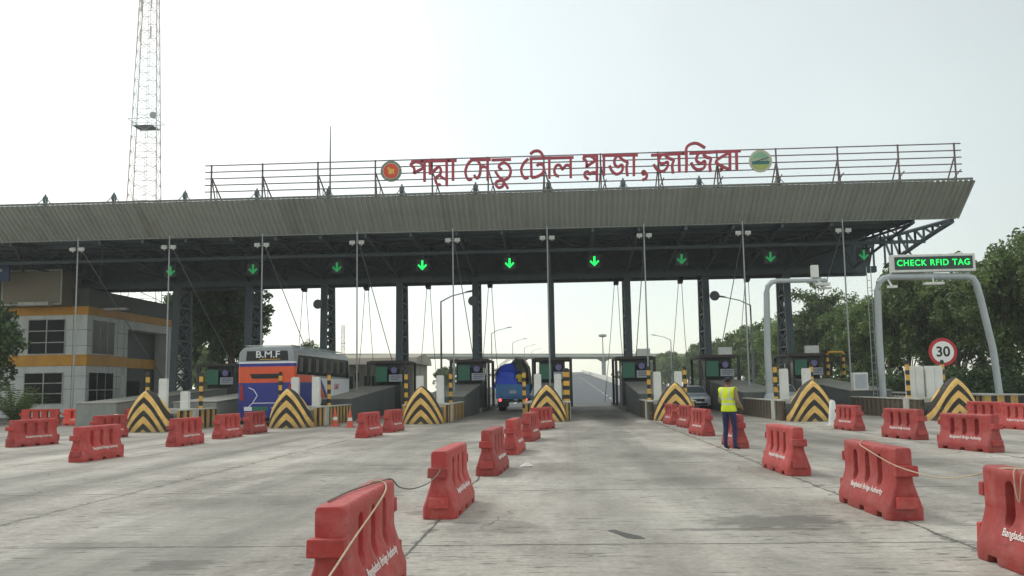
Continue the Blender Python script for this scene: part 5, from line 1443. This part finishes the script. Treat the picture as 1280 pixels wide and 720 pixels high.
# ------------------------------------------------------------ cars beyond the islands
def car(x, y, rz, col, label):
    t = thing('parked_car', label, 'car', (x, y, 0), rz, 'cars beyond the right islands')
    m = mat('car_paint_' + col[1:], col, .3, .06, 1.5, .2, dirt=.2)
    b = MB(); rings = []
    for y_, w, z0, z1 in ((0, .70, .35, .72), (.12, .82, .25, .84), (1.0, .86, .22, .96), (1.4, .87, .22, 1.0), (3.6, .87, .22, 1.02), (4.15, .83, .26, .98), (4.3, .72, .4, .9)):
        rings.append(rrect(w, z0, z1, .10, .14, y_, 3))
    b.loft(rings); b.build('body', m, t, smooth=40)
    b = MB(); rings = []
    for y_, w, z1 in ((1.15, .78, 1.0), (1.75, .72, 1.40), (2.3, .70, 1.48), (3.1, .70, 1.46), (3.95, .74, 1.02)):
        rings.append([(-.80, y_, .95), (-w, y_, z1-.06), (-w+.1, y_, z1), (w-.1, y_, z1), (w, y_, z1-.06), (.80, y_, .95)])
    b.loft(rings); cabn = b.build('roof', m, t, smooth=40)
    b = MB(); b.add([(-.72, 1.17, 1.03), (.72, 1.17, 1.03), (.62, 1.735, 1.40), (-.62, 1.735, 1.40)], [(0, 1, 2, 3)]); b.build('windscreen', mat('windscreen', '#5d676b', .1, .2, .5) if 'windscreen' not in bpy.data.materials else bpy.data.materials['windscreen'], t)
    for s in (-1, 1):
        b = MB(); b.add([(s*.81, 1.5, 1.02), (s*.81, 3.6, 1.04), (s*.735, 3.2, 1.38), (s*.75, 1.85, 1.36)], [(0, 1, 2, 3)]); b.build('side_window', M['glass'], t)
        b = MB(); b.lathe([(.13, 0), (.11, .03), (.02, .04)], (s*.55, .06, .66), 12, Euler((pi/2, 0, 0)).to_matrix()); b.build('headlight', M['buswhite'], t)
    b = MB(); b.span((-.42, -.03, .50), (.42, .06, .68)); b.span((-.6, -.02, .30), (.6, .1, .42)); b.build('grille', M['black'], t)
    b = MB(); b.span((-.24, -.05, .43), (.24, -.031, .52)); b.build('number_plate', M['buswhite'], t)
    for yy in (.85, 3.45):
        for s in (-1, 1): wheel(t, s*.76, yy, .31, .2, s)
car(7.98, 56.5, .02, '#d0d5da', 'silver car in the lane behind the chevron nose right of the centre lane')
car(12.75, 54.0, -.04, '#d3d5d6', 'white car behind the curved camera pole in the lane right of the worker')
# ------------------------------------------------------------ people
M['skin'] = mat('skin', '#6b4534', .55, .1, 6)
M['navy'] = mat('navy_cloth', '#2a2d52', .85, .3, 6, bump=.6)
M['shirt'] = mat('tan_shirt', '#8c7a60', .85, .2, 4)
M['hivis'] = mat('hi_vis_yellow', '#d6e81c', .6, .15, 5, bump=.6)
M['reflect'] = mat('reflective_tape', '#c9cdb4', .35, .1, 6)
M['hair'] = mat('dark_hair', '#14120f', .7, .2, 10)
M['shoe'] = mat('dark_shoe', '#1b1a19', .6, .2, 6)
def cut_mesh(me, planes):
    bm = bmesh.new(); bm.from_mesh(me)
    for co_, no_ in planes:
        bmesh.ops.bisect_plane(bm, geom=bm.verts[:]+bm.edges[:]+bm.faces[:], plane_co=co_, plane_no=no_)
    bm.to_mesh(me); bm.free(); me.update()
def skin_body(name, J, E, root, mats, zone):
    """joints J: name -> (pos, radius); edges E; grown with Skin + Subsurf into one surface"""
    names = list(J); idx = {n: i for i, n in enumerate(names)}
    me = bpy.data.meshes.new(name); me.from_pydata([J[n][0] for n in names], [(idx[a], idx[b_]) for a, b_ in E], [])
    o = bpy.data.objects.new(name, me); C.objects.link(o)
    sk = o.modifiers.new('skin', 'SKIN'); sk.use_smooth_shade = True
    lay = me.skin_vertices[0].data
    for n in names:
        r = J[n][1]; lay[idx[n]].radius = r if isinstance(r, tuple) else (r, r)
    lay[idx[root]].use_root = True
    ss = o.modifiers.new('sub', 'SUBSURF'); ss.levels = 2; ss.render_levels = 2
    dg = bpy.context.evaluated_depsgraph_get()
    m2 = bpy.data.meshes.new_from_object(o.evaluated_get(dg)); bpy.data.objects.remove(o)
    m2.materials.clear()
    for m in mats: m2.materials.append(m)
    cut_mesh(m2, [((0, 0, z), (0, 0, 1)) for z in (.075, .97, 1.475)] + [((0, .215, 0), (0, 1, 0))])
    for p in m2.polygons:
        p.material_index = zone(p.center); p.use_smooth = True
    return m2
def shell_from(me, sel, off, mats, zone, planes=()):
    me.calc_loop_triangles() if False else None
    if planes:
        me = me.copy(); cut_mesh(me, planes)
    keep = [p for p in me.polygons if sel(p.center)]
    vm = {}; vs = []; fs = []; mi = []
    for p in keep:
        f = []
        for v in p.vertices:
            if v not in vm:
                vm[v] = len(vs); vv = me.vertices[v]; vs.append(tuple(vv.co + vv.normal*off))
            f.append(vm[v])
        fs.append(f); mi.append(zone(p.center))
    m2 = bpy.data.meshes.new('shell'); m2.from_pydata(vs, [], fs)
    for m in mats: m2.materials.append(m)
    m2.polygons.foreach_set('material_index', mi); m2.polygons.foreach_set('use_smooth', [True]*len(fs))
    return m2
def person(x, y, z, rz, label, shirt, trousers, vest=True, arms='hand', s=1.0):
    t = thing('person', label, 'person', (x, y, z), rz); t.scale = (s, s, s)
    # figure faces +Y, right is +X
    J = {'pel': ((0, 0, .95), (.135, .115)), 'waist': ((0, .0, 1.08), (.135, .105)), 'chest': ((0, -.01, 1.28), (.165, .12)), 'upch': ((0, -.01, 1.40), (.15, .10)), 'neck': ((0, .0, 1.49), .052), 'headb': ((0, .02, 1.545), .062), 'head': ((0, .025, 1.63), (.078, .092)), 'headt': ((0, .02, 1.69), (.068, .08)),
         'hipl': ((-.095, 0, .90), .098), 'kneel': ((-.115, .03, .49), .066), 'calfl': ((-.118, .0, .34), .062), 'ankl': ((-.12, -.02, .09), .042), 'heell': ((-.12, -.03, .045), .038), 'toel': ((-.135, .16, .032), .030),
         'hipr': ((.095, 0, .90), .098), 'kneer': ((.12, .05, .49), .066), 'calfr': ((.123, .03, .34), .062), 'ankr': ((.125, .0, .09), .042), 'heelr': ((.125, -.01, .045), .038), 'toer': ((.15, .18, .032), .030),
         'shl': ((-.185, -.01, 1.40), .066), 'shr': ((.185, -.01, 1.40), .066)}
    E = [('pel', 'waist'), ('waist', 'chest'), ('chest', 'upch'), ('upch', 'neck'), ('neck', 'headb'), ('headb', 'head'), ('head', 'headt'),
         ('pel', 'hipl'), ('hipl', 'kneel'), ('kneel', 'calfl'), ('calfl', 'ankl'), ('ankl', 'heell'), ('ankl', 'toel'), ('pel', 'hipr'), ('hipr', 'kneer'), ('kneer', 'calfr'), ('calfr', 'ankr'), ('ankr', 'heelr'), ('ankr', 'toer'),
         ('upch', 'shl'), ('upch', 'shr')]
    if arms == 'hand':   # both hands brought together in front, right elbow out
        Ar = {'elr': ((.265, -.03, 1.13), .047), 'wrr': ((.20, .25, .98), .032), 'par': ((.165, .315, .955), (.038, .024)),
              'ell': ((-.25, .02, 1.12), .047), 'wrl': ((-.06, .24, 1.0), .032), 'pal': ((-.01, .29, .985), (.038, .024))}
        hands = {'r': (Vector((.165, .325, .95)), Vector((-.55, .8, -.25)).normalized(), Vector((.25, .35, .9)).normalized()), 'l': (Vector((-.01, .30, .985)), Vector((.6, .75, -.15)).normalized(), Vector((-.2, .3, .9)).normalized())}
    else:
        Ar = {'elr': ((.27, -.04, 1.13), .047), 'wrr': ((.26, .10, .90), .032), 'par': ((.255, .135, .83), (.026, .038)),
              'ell': ((-.27, -.04, 1.13), .047), 'wrl': ((-.26, .10, .90), .032), 'pal': ((-.255, .135, .83), (.026, .038))}
        hands = {'r': (Vector((.255, .14, .82)), Vector((0, .25, -.97)).normalized(), Vector((-.3, .9, .25)).normalized()), 'l': (Vector((-.255, .14, .82)), Vector((0, .25, -.97)).normalized(), Vector((.3, .9, .25)).normalized())}
    J.update(Ar); E += [('shr', 'elr'), ('elr', 'wrr'), ('wrr', 'par'), ('shl', 'ell'), ('ell', 'wrl'), ('wrl', 'pal')]
    for h, (p, d, up) in hands.items():
        sd = d.cross(up).normalized(); up = sd.cross(d).normalized()
        prev0 = 'pa' + h
        for q, (o, L) in enumerate(((-.03, .066), (-.010, .076), (.010, .072), (.029, .058))):
            a = p + sd*o + d*.02; b1 = a + d*L*.5 - up*.006; c1 = b1 + d*L*.36 - up*L*.32
            for n_, pt, r in (('a', a, .0105), ('b', b1, .0095), ('c', c1, .008)): J['f%s%d%s' % (h, q, n_)] = (tuple(pt), r)
            E += [(prev0, 'f%s%da' % (h, q)), ('f%s%da' % (h, q), 'f%s%db' % (h, q)), ('f%s%db' % (h, q), 'f%s%dc' % (h, q))]
        k = 1 if h == 'r' else -1
        a = p - d*.015 - sd*.042*1 - up*.006; b1 = a + d*.032 - sd*.014 - up*.012
        J['t%sa' % h] = (tuple(a), .0125); J['t%sb' % h] = (tuple(b1), .010); E += [(prev0, 't%sa' % h), ('t%sa' % h, 't%sb' % h)]
    def zone(c):
        if c.z > 1.475 and abs(c.x) < .12: return 0
        if c.z < .075: return 3
        if c.z < .97 and abs(c.x) < .24 and not (c.y > .14 and c.z > .8): 
            return 2
        if arms == 'hand':
            if c.y > .215 and c.z < 1.06: return 0
        elif c.z < .93: return 0
        return 1
    me = skin_body('body', J, E, 'pel', [M['skin'], shirt, trousers, M['shoe']], zone)
    o = bpy.data.objects.new('body', me); C.objects.link(o); o.parent = t
    # face details and hair, cap
    b = MB(); b.tube([(0, .105, 1.655), (0, .128, 1.615), (0, .112, 1.60)], [.010, .016, .010], 6)
    for s_ in (-1, 1): b.lathe([(.006, -.03), (.02, -.012), (.022, .012), (.008, .03)], (s_*.082, .012, 1.625), 8)
    b.build('face_features', M['skin'], o, smooth=60)
    b = MB()
    for s_ in (-1, 1): b.lathe([(.003, -.006), (.010, 0), (.003, .006)], (s_*.032, .106, 1.648), 8)
    b.beam((-.024, .112, 1.572), (.024, .112, 1.572), .008); b.build('eyes_and_mouth', M['hair'], o)
    sh = shell_from(me, lambda c: c.z > 1.60 and c.y < .075 and abs(c.x) < .12 and (c.z > 1.60+.9*max(0, c.y)), .010, [M['hair']], lambda c: 0)
    h_ = bpy.data.objects.new('hair', sh); C.objects.link(h_); h_.parent = t
    if vest:
        cpm = shell_from(me, lambda c: c.z > 1.665, .018, [M['navy']], lambda c: 0)
        h_ = bpy.data.objects.new('cap', cpm); C.objects.link(h_); h_.parent = t; h_.location.z = .004
        b = MB(); b.loft([[(-.075, .085, 1.672), (.075, .085, 1.672), (.075, .085, 1.682), (-.075, .085, 1.682)], [(-.05, .175, 1.655), (.05, .175, 1.655), (.05, .175, 1.664), (-.05, .175, 1.664)]]); b.build('peak', M['navy'], h_)
        zs = (.90, 1.05, 1.10, 1.17, 1.21, 1.455); xs = (-.205, -.125, -.085, .085, .125, .205)
        ve = shell_from(me, lambda c: .90 < c.z < 1.455 and abs(c.x) < .205 and c.y < .15, .024, [M['hivis'], M['reflect']],
                        lambda c: 1 if (1.05 < c.z < 1.10) or (1.17 < c.z < 1.21) or (.085 < abs(c.x) < .125 and c.z > 1.21) else 0,
                        [((0, 0, z_), (0, 0, 1)) for z_ in zs] + [((x_, 0, 0), (1, 0, 0)) for x_ in xs] + [((0, .15, 0), (0, 1, 0))])
        vo = bpy.data.objects.new('safety_vest', ve); C.objects.link(vo); vo.parent = t
        sm = vo.modifiers.new('solid', 'SOLIDIFY'); sm.thickness = .012
    return t
person(3.86, 22.2, 0, -.75, 'person in bright yellow safety vest and navy trousers standing at a red barrier', M['shirt'], M['navy'], True, 'hand', 1.0)
M['yshirt'] = mat('yellow_shirt', '#d8c23a', .8, .15, 4)
person(-2.92, 59.95, .93, .3, 'person in a yellow shirt standing on the back of the blue truck', M['yshirt'], mat('grey_trousers', '#4a4a4a', .8, .2, 4), False, 'down', .98)

# ------------------------------------------------------------ haze: one closed box of even, pale air
b = MB(); b.span((-300, -40, -1.6), (260, 500, 92))
hm = bpy.data.materials.new('haze_air'); hm.use_nodes = True
hn = hm.node_tree; hn.nodes.clear()
ho = hn.nodes.new('ShaderNodeOutputMaterial'); hv = hn.nodes.new('ShaderNodeVolumePrincipled')
hv.inputs['Color'].default_value = (0.93, 0.96, 0.95, 1); hv.inputs['Density'].default_value = 0.0006; hv.inputs['Anisotropy'].default_value = 0.2
hn.links.new(hv.outputs[0], ho.inputs['Volume'])
tag(b.build('haze', hm), 'thin pale haze in the air over the whole plaza', 'haze', kind='stuff')
